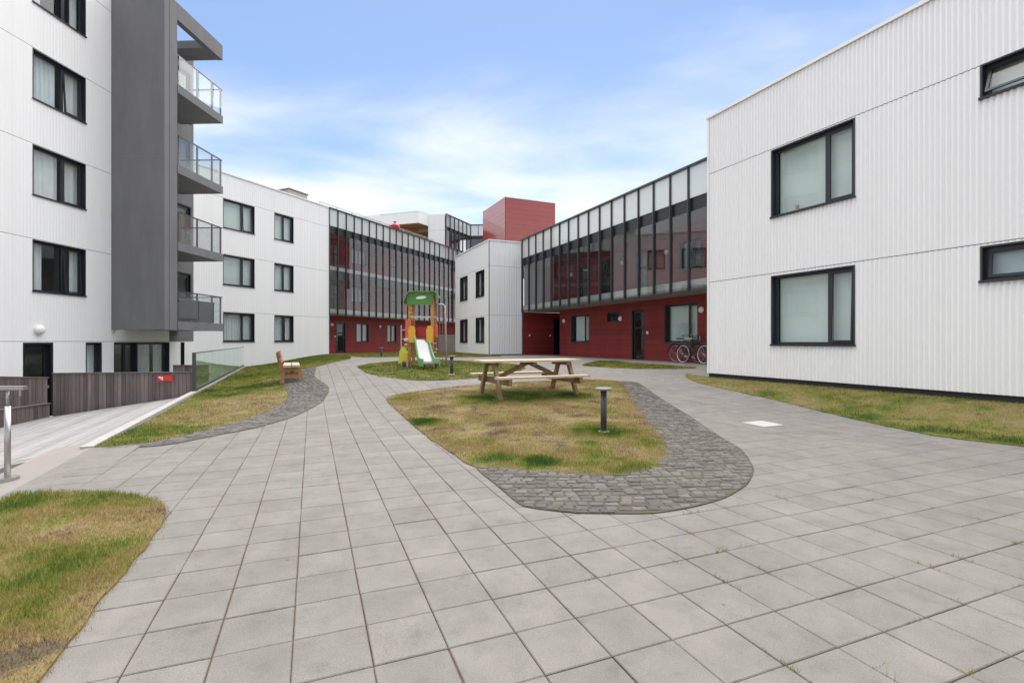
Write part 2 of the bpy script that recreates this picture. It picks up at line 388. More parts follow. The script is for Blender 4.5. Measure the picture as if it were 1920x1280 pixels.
def ragged(P, k):
    """lawn edge as it grows: uneven by a couple of centimetres"""
    o = []; n = len(P); s0 = 0.0
    stp = .06 if k in 'GBF' else .15
    for i in range(n):
        a = P[i]; b = P[(i + 1) % n]; ln = np.hypot(*(b - a)); m = max(1, int(ln / stp)); d = (b - a) / max(ln, 1e-6); nn = np.array((d[1], -d[0]))
        for j in range(m):
            q = a + (b - a) * j / m; w = mnoise.noise(Vector((q[0] * 6, q[1] * 6, 2.2))) * .022 + mnoise.noise(Vector((q[0] * 19, q[1] * 19, 5.2))) * .012
            o.append(q + nn * w)
    return np.array(o)
def sheet(name, P, step, dz, m, skirt=.06, bump_h=0.0, extra=None, **k):
    """ground sheet with a polygon outline that follows the land, with a turned-down edge"""
    x0, y0 = P.min(0); x1, y1 = P.max(0)
    gx, gy = np.meshgrid(np.arange(x0 + step / 2, x1, step), np.arange(y0 + step / 2, y1, step)); gx = gx.ravel(); gy = gy.ravel()
    gx = gx + RNG.uniform(-.2, .2, gx.size) * step; gy = gy + RNG.uniform(-.2, .2, gy.size) * step
    ok = inside(P, gx, gy); n = len(P)
    pts = [Vector(p) for p in P] + [Vector(p) for p in zip(gx[ok], gy[ok])]
    v, e, f, ov, oe, of = delaunay_2d_cdt(pts, [(i, (i + 1) % n) for i in range(n)], [], 1, 1e-4)
    v = np.array([(q.x, q.y) for q in v])
    edge = np.array([any(i < n for i in o_) for o_ in ov])
    z = zg(v[:, 0], v[:, 1]) + dz
    if bump_h:
        z = z + np.where(edge, 0, [bump_h * (mnoise.noise(Vector((a * 1.7, b * 1.7, 3))) + .5 * mnoise.noise(Vector((a * 5, b * 5, 8)))) for a, b in v])
    V = [(a, b, c) for (a, b), c in zip(v, z)]; F = [tuple(q) for q in f]
    idx = {}
    for i, o_ in enumerate(ov):
        for q in o_:
            if q < n: idx[q] = i
    kk = len(V)
    if skirt:
        for i in range(n):
            a, b = P[i]; V.append((a, b, G(a, b) + dz - skirt))
        for i in range(n):
            j = (i + 1) % n
            if i in idx and j in idx: F.append((idx[i], idx[j], kk + j, kk + i))
    o = mk(name, V, F, m, smooth=False, **k)
    return o

# how green each lawn is, as it grows (0 straw .. 1 lush): patch, base, spots (x, y, radius, amount)
def spotsum(x, y, S):
    g = np.zeros_like(x)
    for a, b, r, w in S: g = np.maximum(g, w * np.exp(-((x - a) ** 2 + (y - b) ** 2) / r ** 2))
    return g
def edge_dist(P, x, y):
    Q = np.asarray(P); d = np.full(x.shape, 1e9)
    for i in range(len(Q)):
        a = Q[i - 1]; b = Q[i]; ab = b - a; t = np.clip(((x - a[0]) * ab[0] + (y - a[1]) * ab[1]) / max(ab @ ab, 1e-9), 0, 1)
        d = np.minimum(d, np.hypot(x - a[0] - t * ab[0], y - a[1] - t * ab[1]))
    return d
GREEN = dict(
 A=(.55, [(-5.6, 7.0, .9, .36), (-6.6, 9.2, .9, .3), (-8.2, 12.8, 1.1, .36), (-7.1, 13.6, .8, .45), (-10.2, 17.8, 2., .3), (-12, 27, 3.2, .3), (-9, 24, 3, .26), (-6.9, 11.8, .4, .4), (-5.4, 9.0, 1.5, -.32), (-5.6, 10.8, 1.0, -.28)]),
 B=(.24, [(-1.35, 7.75, .36, .8), (-.55, 10.1, .55, .78), (.3, 10.5, .8, .72), (1.15, 10.6, .55, .8), (1.25, 6.95, .45, .75), (.3, 5.15, .28, .8), (-.15, 5.35, .3, .66), (1.0, 5.1, .55, .38), (1.7, 6.2, .5, .3), (-2.2, 10.2, .6, .35), (.95, 6.1, .2, .5), (2.2, 12.2, 1., .22), (-.45, 6.3, .3, .3), (1.9, 8.6, .5, .16)]),
 C=(.68, []), D=(.60, []), E=(.62, [(3.6, 18.9, .8, .3), (4.9, 16.6, .5, .25)]),
 F=(.46, [(5.7, 8.2, .35, .5), (6.0, 6.9, .5, .45), (6.3, 6.2, .4, .4), (5.25, 10.5, .3, .3), (6.8, 9.2, 1.2, .16)]),
 G=(.46, [(-3.3, 4.0, .25, .2), (-2.7, 2.9, .3, .2), (-3.9, 3.9, .3, .35), (-2.55, 2.2, .3, .25), (-2.5, 3.55, .35, -.25), (-3.0, 3.2, .3, -.2), (-1.95, 1.95, .22, -.5), (-2.05, 2.45, .16, -.5)]))
def greenness(k, x, y):
    b, S = GREEN[k]; g = b + spotsum(x, y, [q for q in S if q[3] > 0])
    for a, c, r, w in S:
        if w < 0: g = g + w * np.exp(-((x - a) ** 2 + (y - c) ** 2) / r ** 2)
    return g
def set_green(o, k):
    me = o.data; n = len(me.vertices); co = np.empty(n * 3); me.vertices.foreach_get('co', co); co = co.reshape(-1, 3)
    at = me.attributes.new('green', 'FLOAT', 'POINT'); at.data.foreach_set('value', greenness(k, co[:, 0], co[:, 1]).astype(np.float32))

def blades(name, k, dens, hgt, wid, label):
    P = RAG[k]; x0, y0 = P.min(0); x1, y1 = P.max(0)
    n = int((x1 - x0) * (y1 - y0) * dens); x = RNG.uniform(x0 - .05, x1 + .05, n); y = RNG.uniform(y0 - .05, y1 + .05, n)
    # thin with distance
    keep = RNG.uniform(0, 1, n) < np.clip((y.min() + 3.0) / (y + 3.0), .2, 1) ** 1.2
    x = x[keep]; y = y[keep]; ok = inside(P, x, y); d = edge_dist(P, x, y)
    ok |= (d < RNG.exponential(.012, x.size))          # blades straggle over the edge
    x = x[ok]; y = y[ok]; d = d[ok]; n = x.size
    g = greenness(k, x, y); nz_ = np.array([mnoise.noise(Vector((a * 2.3, b * 2.3, 1.5))) for a, b in zip(x, y)])
    h = hgt * (0.34 + .9 * np.clip(g + .5 * nz_, 0, 1.2)) * RNG.uniform(.55, 1.35, n) * np.where(d < .03, .9, 1)
    w = wid * RNG.uniform(.7, 1.4, n) * (1 + np.clip((y - 5) / 12, 0, 2.5))
    th = RNG.uniform(0, 2 * np.pi, n); ln = RNG.uniform(.1, .9, n) * h; ph = RNG.uniform(0, 2 * np.pi, n)
    z = zg(x, y) + .006
    V = np.empty((n, 5, 3))
    cx, cy = np.cos(th) * w / 2, np.sin(th) * w / 2; lx, ly = np.cos(ph) * ln, np.sin(ph) * ln
    V[:, 0] = np.c_[x - cx, y - cy, z]; V[:, 1] = np.c_[x + cx, y + cy, z]
    V[:, 2] = np.c_[x + cx * .8 + lx * .35, y + cy * .8 + ly * .35, z + h * .6]; V[:, 3] = np.c_[x - cx * .8 + lx * .35, y - cy * .8 + ly * .35, z + h * .6]
    V[:, 4] = np.c_[x + lx, y + ly, z + h]
    me = bpy.data.meshes.new(name); me.vertices.add(n * 5); me.vertices.foreach_set('co', V.ravel())
    idx = np.arange(n)[:, None] * 5
    lp = np.concatenate([idx + np.array([[0, 1, 2, 3]]), idx + np.array([[3, 2, 4]])], 1).ravel()
    me.loops.add(n * 7); me.loops.foreach_set('vertex_index', lp.astype(np.int32))
    st = (np.arange(n)[:, None] * 7 + np.array([[0, 4]])).ravel(); me.polygons.add(n * 2); me.polygons.foreach_set('loop_start', st.astype(np.int32))
    me.update(calc_edges=True); me.materials.append(MATS['grass_blade'])
    at = me.attributes.new('green', 'FLOAT', 'POINT'); at.data.foreach_set('value', np.repeat(g, 5).astype(np.float32))
    o = bpy.data.objects.new(name, me); COL.objects.link(o)
    tag(o, label, 'grass', kind='stuff')
    return n

# ------------------------------------------------------------------ ground
xs = np.concatenate([[-1500, -600, -250, -120, -70, -45], np.arange(-32, 32.1, .5), [45, 70, 120, 250, 600, 1500]])
ys = np.concatenate([[-1500, -600, -250, -120, -70, -40, -20], np.arange(-10, 60.1, .5), [75, 100, 150, 250, 600, 1500]])
gx, gy = np.meshgrid(xs, ys)
gz = zg(gx, gy) - .10
gz = np.where((Uf(gx, gy) < .75) & (gy > -8) & (gx > -40), -1.15, gz)
nx = len(xs); F_ = [(j * nx + i, j * nx + i + 1, (j + 1) * nx + i + 1, (j + 1) * nx + i) for j in range(len(ys) - 1) for i in range(nx - 1)]
mk('ground', np.c_[gx.ravel(), gy.ravel(), gz.ravel()], F_, 'asphalt_ground', kind='structure', label='bare earth sheet under the courtyard and the houses')

# paving: joint bed, each tile laid on it
bx, by = np.meshgrid(np.arange(-14, 10.01, .25), np.arange(-3, 40.01, .25)); nbx = bx.shape[1]
bz = zg(bx, by) - .010
keepv = (Uf(bx, by) > -.06) & ((Vf(bx, by) > -.3) | (by > 13.4))
F_ = []
for j in range(bx.shape[0] - 1):
    for i in range(nbx - 1):
        if keepv[j, i] and keepv[j, i + 1] and keepv[j + 1, i] and keepv[j + 1, i + 1]: F_.append((j * nbx + i, j * nbx + i + 1, (j + 1) * nbx + i + 1, (j + 1) * nbx + i))
pave = mk('pavement', np.c_[bx.ravel(), by.ravel(), bz.ravel()], F_, 'joint_soil', kind='structure', label='light grey concrete slab paving winding between the lawns')
TS = .30; ta = math.radians(-22.0)
e1 = np.array((math.sin(ta), math.cos(ta))); e2 = np.array((math.cos(ta), -math.sin(ta)))
tiles = []
I, J = np.meshgrid(np.arange(-60, 140), np.arange(-80, 80)); I = I.ravel(); J = J.ravel()
TC = np.outer(I, e1) * TS + np.outer(J, e2) * TS + np.array((.05, .08))
cx, cy = TC[:, 0], TC[:, 1]
red = -((cx - 1.9) * .913 + (cy - 31.07) * .407)
ok = (cy > -1.4) & (cy < 34) & (Uf(cx, cy) > .24) & (cx > -13) & (cx < 10) & ((Vf(cx, cy) > 0) | (cy > 13.4)) & (red > .1) & ((cx + 14.17) * .912 - (cy - 25.7) * .41 > -1.2)
ok &= (np.abs(cx) < 1.35 * np.maximum(cy, 0) + 3.2)
for k in POLY:
    full = np.ones(len(cx), bool)
    for su, sv in ((-1, -1), (1, -1), (1, 1), (-1, 1), (0, 0)):
        full &= inside(POLY[k], cx + (su * e1[0] + sv * e2[0]) * TS / 2, cy + (su * e1[1] + sv * e2[1]) * TS / 2)
    ok &= ~full
cx = cx[ok]; cy = cy[ok]
def tile_mesh(name, hs, t=.035, bev=.004):
    V = []; F = []
    for z, s_ in ((-t, hs), (-bev, hs), (0, hs - bev)): V += [(-s_, -s_, z), (s_, -s_, z), (s_, s_, z), (-s_, s_, z)]
    for r in (0, 4): F += [(r + i, r + (i + 1) % 4, r + 4 + (i + 1) % 4, r + 4 + i) for i in range(4)]
    F.append((8, 9, 10, 11)); me = bpy.data.meshes.new(name); me.from_pydata(V, [], F); me.materials.append(MATS['paving']); me.update()
    return me, np.array(V), F
tme, tV, tF = tile_mesh('paving_tile', TS / 2 - .0024)
def tile_pose(x, y):
    z = G(x, y); sx = (G(x + .1, y) - G(x - .1, y)) / .2; sy = (G(x, y + .1) - G(x, y - .1)) / .2
    nrm = Vector((-sx + random.gauss(0, .0016), -sy + random.gauss(0, .0016), 1)).normalized()
    f = Vector((e1[0], e1[1], 0)); r = f.cross(nrm).normalized(); f = nrm.cross(r)
    return Matrix(((r.x, f.x, nrm.x, x + random.gauss(0, .0008)), (r.y, f.y, nrm.y, y + random.gauss(0, .0008)), (r.z, f.z, nrm.z, z + random.gauss(0, .0008)), (0, 0, 0, 1)))
vis = (cy > 1.5) & (np.abs(cx) < 1.04 * cy + .2)
order = np.argsort(np.where(vis, cy, 1e6 + cy))
RV = []; RF = []
for q, i in enumerate(order):
    M_ = tile_pose(cx[i], cy[i])
    if q < 300:
        o = bpy.data.objects.new('paving_tile', tme); COL.objects.link(o); o.parent = pave; o.matrix_basis = M_
    else:
        k = len(RV); A_ = np.array(M_); RV += (tV @ A_[:3, :3].T + A_[:3, 3]).tolist(); RF += [tuple(k + a for a in f) for f in tF]
mk('paving_field', RV, RF, 'paving', pave, kind='stuff')

# lawns
LAW = dict(A=('grassy bank between the wooden deck and the bench', .18), B=('straw-coloured lawn island under the picnic table', .13), C=('oval green lawn under the play tower', .25),
           D=('strip of lawn along the far red wall', .4), E=('small green lawn patch in front of the bicycles', .25), F=('sloping lawn strip along the right-hand white house', .18), G=('patchy lawn in the near left corner', .09))
for k, (lb, st) in LAW.items():
    o = sheet('lawn', RAG.setdefault(k, ragged(POLY[k], k)), st, .012, 'lawn', skirt=.06, bump_h=.008 if k != 'D' else 0, kind='structure', label=lb); set_green(o, k)
nb = 0
for k, dens, h, w, lb in (('G', 20000, .046, .0028, 'short patchy grass of the near left lawn'), ('B', 9500, .042, .0032, 'dry yellow grass with green tufts on the table lawn'), ('A', 2600, .042, .005, 'grass growing on the bank beside the deck'),
                    ('F', 4200, .042, .0045, 'yellowish grass along the right-hand house'), ('C', 1300, .035, .007, 'mown green grass round the play tower'), ('D', 420, .05, .012, 'grass along the far red wall'), ('E', 1300, .055, .008, 'grass patch before the bicycles')):
    nb += blades('grass', k, dens, h, w, lb)
print('blades', nb)

# cobbles
def cobble_variants():
    out_ = []
    for s_ in range(6):
        rr = random.Random(s_); hx = .5; V = []; base = []
        for (a, b) in ((-1, -1), (1, -1), (1, 1), (-1, 1)):
            base.append((a * .5 * rr.uniform(.9, 1.0), b * .5 * rr.uniform(.88, 1.0)))
        for z, k in ((-.045, 1.0), (-.008, 1.0), (0, .86)): V += [(p[0] * k, p[1] * k, z + (rr.uniform(-.0025, .0025) if k < 1 else 0)) for p in base]
        V.append((rr.uniform(-.1, .1), rr.uniform(-.1, .1), .003))
        F = [(r + i, r + (i + 1) % 4, r + 4 + (i + 1) % 4, r + 4 + i) for r in (0, 4) for i in range(4)] + [(8 + i, 8 + (i + 1) % 4, 12) for i in range(4)]
        me = bpy.data.meshes.new('cobble'); me.from_pydata(V, [], F); me.materials.append(MATS['cobble']); me.update(); out_.append((me, np.array(V), F))
    return out_
CV = cobble_variants()
def cobbles(P, parent, singles, px=.104, py=.088):
    x0, y0 = P.min(0); x1, y1 = P.max(0); C_ = []
    y = y0
    r = 0
    while y < y1:
        hy = py * random.uniform(.94, 1.06); x = x0 - random.uniform(0, px)
        while x < x1:
            wx = px * random.uniform(.8, 1.18)
            wob = .045 * math.sin(x * 2.1 + y * .7) + .02 * math.sin(x * 5.3 + r * 1.7) + random.gauss(0, .006)
            C_.append((x + wx / 2, y + hy / 2 + wob, wx, hy)); x += wx
        y += hy; r += 1
    C_ = np.array(C_); ins = inside(P, C_[:, 0], C_[:, 1]); C_ = C_[ins]; C_ = C_[np.argsort(C_[:, 1])]
    RV = []; RF = []
    Q0 = np.asarray(P); Q1 = np.roll(Q0, -1, 0); QD = Q1 - Q0; QL = np.maximum((QD ** 2).sum(1), 1e-9)
    def snap(p):
        if inside(P, np.array([p[0]]), np.array([p[1]]))[0]: return p
        t = np.clip(((p - Q0) * QD).sum(1) / QL, 0, 1); c = Q0 + QD * t[:, None]; return c[np.argmin(((c - p) ** 2).sum(1))]
    for q, (x, y, wx, hy) in enumerate(C_):
        cs = [np.array((x + a * wx / 2, y + b * hy / 2)) for a, b in ((-1, -1), (1, -1), (1, 1), (-1, 1))]
        if edge_dist(P, np.array([x]), np.array([y]))[0] < .085:
            sn = [snap(c) for c in cs]
            if any(np.hypot(*(a - b)) > 1e-6 for a, b in zip(sn, cs)):
                g = np.mean(sn, 0); z = G(x, y) + .014 + random.gauss(0, .002); V = []
                for zz_, k in ((-.045, .95), (-.008, .95), (0, .84)): V += [(*(g + (c - g) * k), z + zz_) for c in sn]
                F = [(r + i, r + (i + 1) % 4, r + 4 + (i + 1) % 4, r + 4 + i) for r in (0, 4) for i in range(4)] + [(8, 9, 10, 11)]
                if q < singles: mk('cobble', V, F, 'cobble', parent)
                else:
                    k = len(RV); RV += V; RF += [tuple(k + a for a in f) for f in F]
                continue
        me, V, F = random.choice(CV); M_ = Matrix.LocRotScale(Vector((x, y, G(x, y) + .016 + random.gauss(0, .0018))), Matrix.Rotation(random.gauss(0, .06), 3, 'Z').to_quaternion() @ Matrix.Rotation(random.gauss(0, .035), 3, 'X').to_quaternion(), Vector((wx - .005, hy - .005, 1)))
        if q < singles:
            o = bpy.data.objects.new('cobble', me); COL.objects.link(o); o.parent = parent; o.matrix_basis = M_
        else:
            k = len(RV); A_ = np.array(M_); RV += (V @ A_[:3, :3].T + A_[:3, 3]).tolist(); RF += [tuple(k + a for a in f) for f in F]
    if RV: mk('cobble_field', RV, RF, 'cobble', parent, kind='stuff')
cbB = sheet('cobble_path', POLY['CB'], .15, .0085, 'cobble_bed', skirt=.03, kind='structure', label='dark cobbled band curving round the table lawn')
cobbles(POLY['CB'], cbB, 300)
cbA = sheet('cobble_path', POLY['CA'], .25, .0085, 'cobble_bed', skirt=.03, kind='structure', label='dark cobbled band in front of the bench')
cobbles(POLY['CA'], cbA, 0, .125, .11)

# ------------------------------------------------------------------ houses: shared builders
def runs(z0, z1, cuts):
    cuts = sorted(cuts); o = []; z = z0
    for a, b in cuts:
        if b <= z0 or a >= z1: continue
        if a > z: o.append((z, min(a, z1)))
        z = max(z, b)
    if z < z1: o.append((z, z1))
    return o
def corrugated(root, fr, a0, a1, bands, ops, pitch=.083, amp=.009, m='white_metal', seg=6, gap=.012, back=True):
    """profiled steel sheets, one part per band, cut round the openings"""
    for z0, z1 in bands:
        xs_ = list(np.arange(a0, a1, pitch / seg)) + [a1]
        for o in ops: xs_ += [max(a0, min(a1, o[0])), max(a0, min(a1, o[1]))]
        xs_ = sorted(set(round(x, 5) for x in xs_)); b_ = B(); vi = {}
        def vert(x, z):
            k = (x, z)
            if k not in vi: vi[k] = len(b_.V); b_.V.append(fr.p(x, .012 + amp * math.cos(2 * math.pi * x / pitch), z))
            return vi[k]
        for xa, xb in zip(xs_[:-1], xs_[1:]):
            if xb - xa < 1e-4: continue
            mid = (xa + xb) / 2
            for za, zb in runs(z0 + gap / 2, z1 - gap / 2, [(o[2], o[3]) for o in ops if o[0] < mid < o[1]]):
                f = (vert(xa, za), vert(xb, za), vert(xb, zb), vert(xa, zb)); b_.F.append(f if fr.flip else f[::-1])
        b_.mk('cladding_sheet', m, root, smooth=True)
    if back:
        b_ = B(); z0 = bands[0][0]; z1 = bands[-1][1]; xs_ = sorted(set([a0, a1] + [v for o in ops for v in o[:2] if a0 < v < a1]))
        for xa, xb in zip(xs_[:-1], xs_[1:]):
            mid = (xa + xb) / 2
            for za, zb in runs(z0, z1, [(o[2], o[3]) for o in ops if o[0] < mid < o[1]]): b_.box(fr, xa, xb, -.22, -.004, za, zb)
        b_.mk('wall', 'dark_backing', root)
def window(root, fr, a0, a1, z0, z1, split=.64, fill='curtain', sash=1, ajar=0.0, depth=.15, proud=.02, fw=.05, transom=None, seed=0):
    """recessed window: dark reveal, fixed light, opening sash, what hangs behind it. split = share of the first pane, sash = which pane opens"""
    r = random.Random(seed); w = B()
    t = .028
    w.box(fr, a0, a0 + t, -depth, proud, z0 + t, z1 - t); w.box(fr, a1 - t, a1, -depth, proud, z0 + t, z1 - t)
    w.box(fr, a0, a1, -depth, proud, z1 - t, z1); w.box(fr, a0 - .012, a1 + .012, -depth, proud + .035, z0 - .012, z0 + t)
    g0, g1 = -depth, -depth + .06
    A0, A1, Z0, Z1 = a0 + t, a1 - t, z0 + t, z1 - t
    w.box(fr, A0, A0 + fw, g0, g1, Z0, Z1); w.box(fr, A1 - fw, A1, g0, g1, Z0, Z1)
    w.box(fr, A0 + fw, A1 - fw, g0, g1, Z0, Z0 + fw); w.box(fr, A0 + fw, A1 - fw, g0, g1, Z1 - fw, Z1)
    panes = [(A0 + fw, A1 - fw)]
    if split:
        am = A0 + (A1 - A0) * split; w.box(fr, am - fw * .6, am + fw * .6, g0, g1 + .004, Z0 + fw, Z1 - fw)
        panes = [(A0 + fw, am - fw * .6), (am + fw * .6, A1 - fw)]
    o = w.mk('window', 'window_black', root)
    for i, (p0, p1) in enumerate(panes):
        za, zb = Z0 + fw, Z1 - fw
        if i == sash:
            q = .04; s = B()
            tz = (lambda z: g1 + .012 + (ajar * (zb - z) / (zb - za)))      # top-hung: swings out at the foot
            def sb(aa, ab, z_a, z_b):
                c = []
                for z in (z_a, z_b):
                    for a, db in ((aa, 0), (ab, 0), (ab, .04), (aa, .04)): c.append(fr.p(a, tz(z) - .045 + db, z))
                s.hexa(c, fr.flip)
            sb(p0, p0 + q, za, zb); sb(p1 - q, p1, za, zb); sb(p0 + q, p1 - q, za, za + q); sb(p0 + q, p1 - q, zb - q, zb)
            so = s.mk('sash', 'window_black', o)
            g = B(); c = []
            for z in (za + q, zb - q):
                for a, db in ((p0 + q, 0), (p1 - q, 0), (p1 - q, .008), (p0 + q, .008)): c.append(fr.p(a, tz(z) - .03 + db, z))
            g.hexa(c, fr.flip); g.mk('pane', 'glass_window', o)
        else:
            box('pane', fr, p0, p1, g0 + .02, g0 + .028, za, zb, 'glass_window', o)
    if fill in ('curtain', 'half', 'drawn'):
        spans = {'curtain': [(A0, A0 + (A1 - A0) * .58), (A0 + (A1 - A0) * .72, A1)], 'half': [(A0, A0 + (A1 - A0) * .30), (A0 + (A1 - A0) * .86, A1)], 'drawn': [(A0, A1)]}[fill]
        for s0, s1 in spans:
            c = B(); n = max(10, int((s1 - s0) / .018)); ph = r.uniform(0, 6)
            for i in range(n + 1):
                x = s0 + (s1 - s0) * i / n; bb = g0 - .11 + .034 * math.sin(x * 46 + ph + .8 * math.sin(x * 11)) + .01 * math.sin(x * 17 + ph)
                c.V += [fr.p(x, bb, Z0 - .02), fr.p(x, bb, Z1 + .02)]
            c.F = [(2 * i, 2 * i + 2, 2 * i + 3, 2 * i + 1) for i in range(n)]
            c.mk('curtain', 'curtain', o, smooth=True)
    elif fill == 'blind':
        for p0, p1 in panes:
            dz = r.choice((0, 0, 0, .0)); box('blind', fr, p0 - .02, p1 + .02, g0 - .075, g0 - .07, Z0 + dz, Z1, 'blind', o)
    return o
def door(root, fr, a0, a1, z0, z1, glazed=True, depth=.10, lite=.35):
    w = B(); t = .06
    w.box(fr, a0, a0 + t, -depth, .015, z0, z1 - t); w.box(fr, a1 - t, a1, -depth, .015, z0, z1 - t); w.box(fr, a0, a1, -depth, .015, z1 - t, z1)
    A0, A1 = a0 + t, a1 - t; Z1 = z1 - t; q = .12
    b0, b1 = -depth, -depth + .05
    if glazed:
        zl = z0 + q
        w.box(fr, A0, A0 + q, b0, b1, z0, Z1); w.box(fr, A1 - q, A1, b0, b1, z0, Z1); w.box(fr, A0 + q, A1 - q, b0, b1, z0, zl); w.box(fr, A0 + q, A1 - q, b0, b1, Z1 - q, Z1)
        if lite: w.box(fr, A0 + q, A1 - q, b0, b1, z0 + (Z1 - z0) * (1 - lite) - .04, z0 + (Z1 - z0) * (1 - lite) + .04)
    else: w.box(fr, A0, A1, b0, b1, z0, Z1)
    o = w.mk('door', 'door_black', root)
    if glazed: box('pane', fr, A0 + q, A1 - q, b0 + .02, b0 + .028, z0 + q, Z1 - q, 'glass_window', o)
    h = B(); h.tube([fr.p(A1 - .06, b1, z0 + 1.05), fr.p(A1 - .06, b1 + .05, z0 + 1.05), fr.p(A1 - .19, b1 + .05, z0 + 1.05)], .011, 8); h.mk('door_handle', 'stainless', o)
    return o
def redwall(root, fr, a0, a1, z0, z1, ops, row=.245, m='red_board', th=.02, backing=True):
    n = max(1, round((z1 - z0) / row)); h = (z1 - z0) / n
    for i in range(n):
        za, zb = z0 + i * h + .004, z0 + (i + 1) * h - .004
        cuts = sorted(set([a0, a1] + [v for o in ops for v in o[:2] if a0 < v < a1]))
        cell = []
        for xa, xb in zip(cuts[:-1], cuts[1:]):
            mid = (xa + xb) / 2
            rr = runs(za, zb, [(o[2], o[3]) for o in ops if o[0] < mid < o[1]])
            for q in rr:
                if q[1] - q[0] > .02: cell.append([xa, xb, q[0], q[1]])
        mg = []
        for c in cell:
            if mg and abs(mg[-1][1] - c[0]) < 1e-6 and abs(mg[-1][2] - c[2]) < 1e-6 and abs(mg[-1][3] - c[3]) < 1e-6: mg[-1][1] = c[1]
            else: mg.append(c)
        for xa, xb, z_a, z_b in mg: box('cladding_board', fr, xa, xb, 0, th, z_a, z_b, m, root)
    if backing:
        b_ = B(); cuts = sorted(set([a0, a1] + [v for o in ops for v in o[:2] if a0 < v < a1]))
        for xa, xb in zip(cuts[:-1], cuts[1:]):
            mid = (xa + xb) / 2
            for za, zb in runs(z0, z1, [(o[2], o[3]) for o in ops if o[0] < mid < o[1]]): b_.box(fr, xa, xb, -.15, -.003, za, zb)
        b_.mk('wall', 'red_joint', root)
def lamp(root, fr, a, z, b=.02, r=.13):
    c = fr.p(a, b, z); l = B().lathe(c, [(r * .7, 0), (r, .03), (r * .95, .06), (r * .75, .10), (r * .35, .125), (.01, .13)], 18, (fr.n[0], fr.n[1], 0)); return l.mk('wall_lamp', 'lamp_white', root, smooth=True)
def plate(root, fr, a, z, w=.1, h=.1): return box('wall_plate', fr, a - w / 2, a + w / 2, .02, .035, z - h / 2, z + h / 2, 'lamp_white', root)
def shell(root, fr, a0, a1, depth, z0, z1, m='white_trim', roofm='slab_grey', front=False):
    """other walls, roof and interior of a house behind its modelled front"""
    b_ = B(); b_.box(fr, a0, a0 + .2, -depth, -.24, z0, z1); b_.box(fr, a1 - .2, a1, -depth, -.24, z0, z1); b_.box(fr, a0 + .2, a1 - .2, -depth, -depth + .2, z0, z1)
    b_.mk('outer_wall', m, root)
    box('roof', fr, a0 + .2, a1 - .2, -depth + .2, -.24, z1 - .45, z1 - .25, roofm, root)
    box('interior_wall', fr, a0 + .25, a1 - .25, -2.2, -2.1, z0, z1 - .5, 'room_grey', root)
def coping(root, fr, a0, a1, z, h=.07, b1=.055, b0=-.28): box('roof_edge', fr, a0 - .03, a1 + .03, b0, b1, z, z + h, 'white_trim', root)

# ------------------------------------------------------------------ right-hand white house
RW = Fr((5.34, 13.5), -AX, -PX)
rw = thing('apartment_house', (5.34, 13.5, .33), 'white corrugated two-storey house with dark windows along the right side', 'house')
opsR = [(1.95, 3.85, 1.18, 2.81), (1.95, 3.85, 4.17, 5.77), (5.84, 7.35, 5.24, 5.81), (5.84, 7.35, 2.24, 2.83)]
corrugated(rw, RW, 0.03, 13.0, [(.41, 2.87), (2.87, 5.80), (5.80, 7.30)], opsR, seg=8, amp=.0135)
box('corner_trim', RW, -.012, .045, -.05, .028, .41, 7.3, 'white_trim', rw)
box('plinth', RW, .0, 13, -.2, -.03, -.2, .40, 'dark_backing', rw)
for z in (2.87, 5.80): box('drip_flashing', RW, .0, 13, -.004, .008, z - .004, z + .004, 'mullion_grey', rw)
coping(rw, RW, 0, 13, 7.3)
shell(rw, RW, 0, 13, 9, -.2, 7.3)
window(rw, RW, *opsR[0], split=.70, fill='blind', ajar=.05, seed=1)
window(rw, RW, *opsR[1], split=.67, fill='blind', ajar=0, seed=2)
window(rw, RW, *opsR[2], split=None, fill='blind', sash=0, ajar=.16, seed=3)
window(rw, RW, *opsR[3], split=None, fill='blind', sash=0, ajar=.05, seed=4)

# ------------------------------------------------------------------ middle white block
CL = Fr((-1.37, 29.6), AX, -PX); CR = Fr((-1.37, 29.6), PX, -AX)
cb_ = thing('apartment_house', (-1.37, 29.6, .45), 'small white house corner block between the two glazed galleries', 'house')
opsC = [(.74, 2.30, 1.2, 2.77), (.74, 2.30, 4.05, 5.68), (3.90, 5.51, 1.2, 2.77), (3.90, 5.51, 4.05, 5.68)]
corrugated(cb_, CL, .02, 6.6, [(.50, 2.85), (2.85, 5.80), (5.80, 7.30)], opsC, pitch=.12, amp=.005)
corrugated(cb_, CR, .02, 2.18, [(.50, 2.85), (2.85, 5.80), (5.80, 7.30)], [], pitch=.16, amp=.013)
coping(cb_, CL, 0.26, 6.6, 7.3); coping(cb_, CR, 0.0, 2.18, 7.302)
box('plinth', CL, 0.05, 6.6, -.15, -.03, -.2, .5, 'dark_backing', cb_); box('plinth', CR, 0.05, 2.18, -.15, -.03, -.2, .5, 'dark_backing', cb_)
B().box(CL, 6.4, 6.6, -2.1, -.24, 0, 7.3).mk('outer_wall', 'white_trim', cb_)
box('roof', CL, .3, 6.4, -2.05, -.26, 6.85, 7.0, 'slab_grey', cb_); box('interior_wall', CL, .3, 6.3, -1.9, -1.85, 0, 6.8, 'room_grey', cb_)
for i, o in enumerate(opsC): window(cb_, CL, *o, split=.5, fill='half', sash=1, ajar=0, seed=20 + i)
for z in (2.85, 5.8):
    box('drip_flashing', CL, 0, 6.6, -.003, .007, z - .004, z + .004, 'mullion_grey', cb_); box('drip_flashing', CR, 0, 2.18, -.003, .007, z - .004, z + .004, 'mullion_grey', cb_)

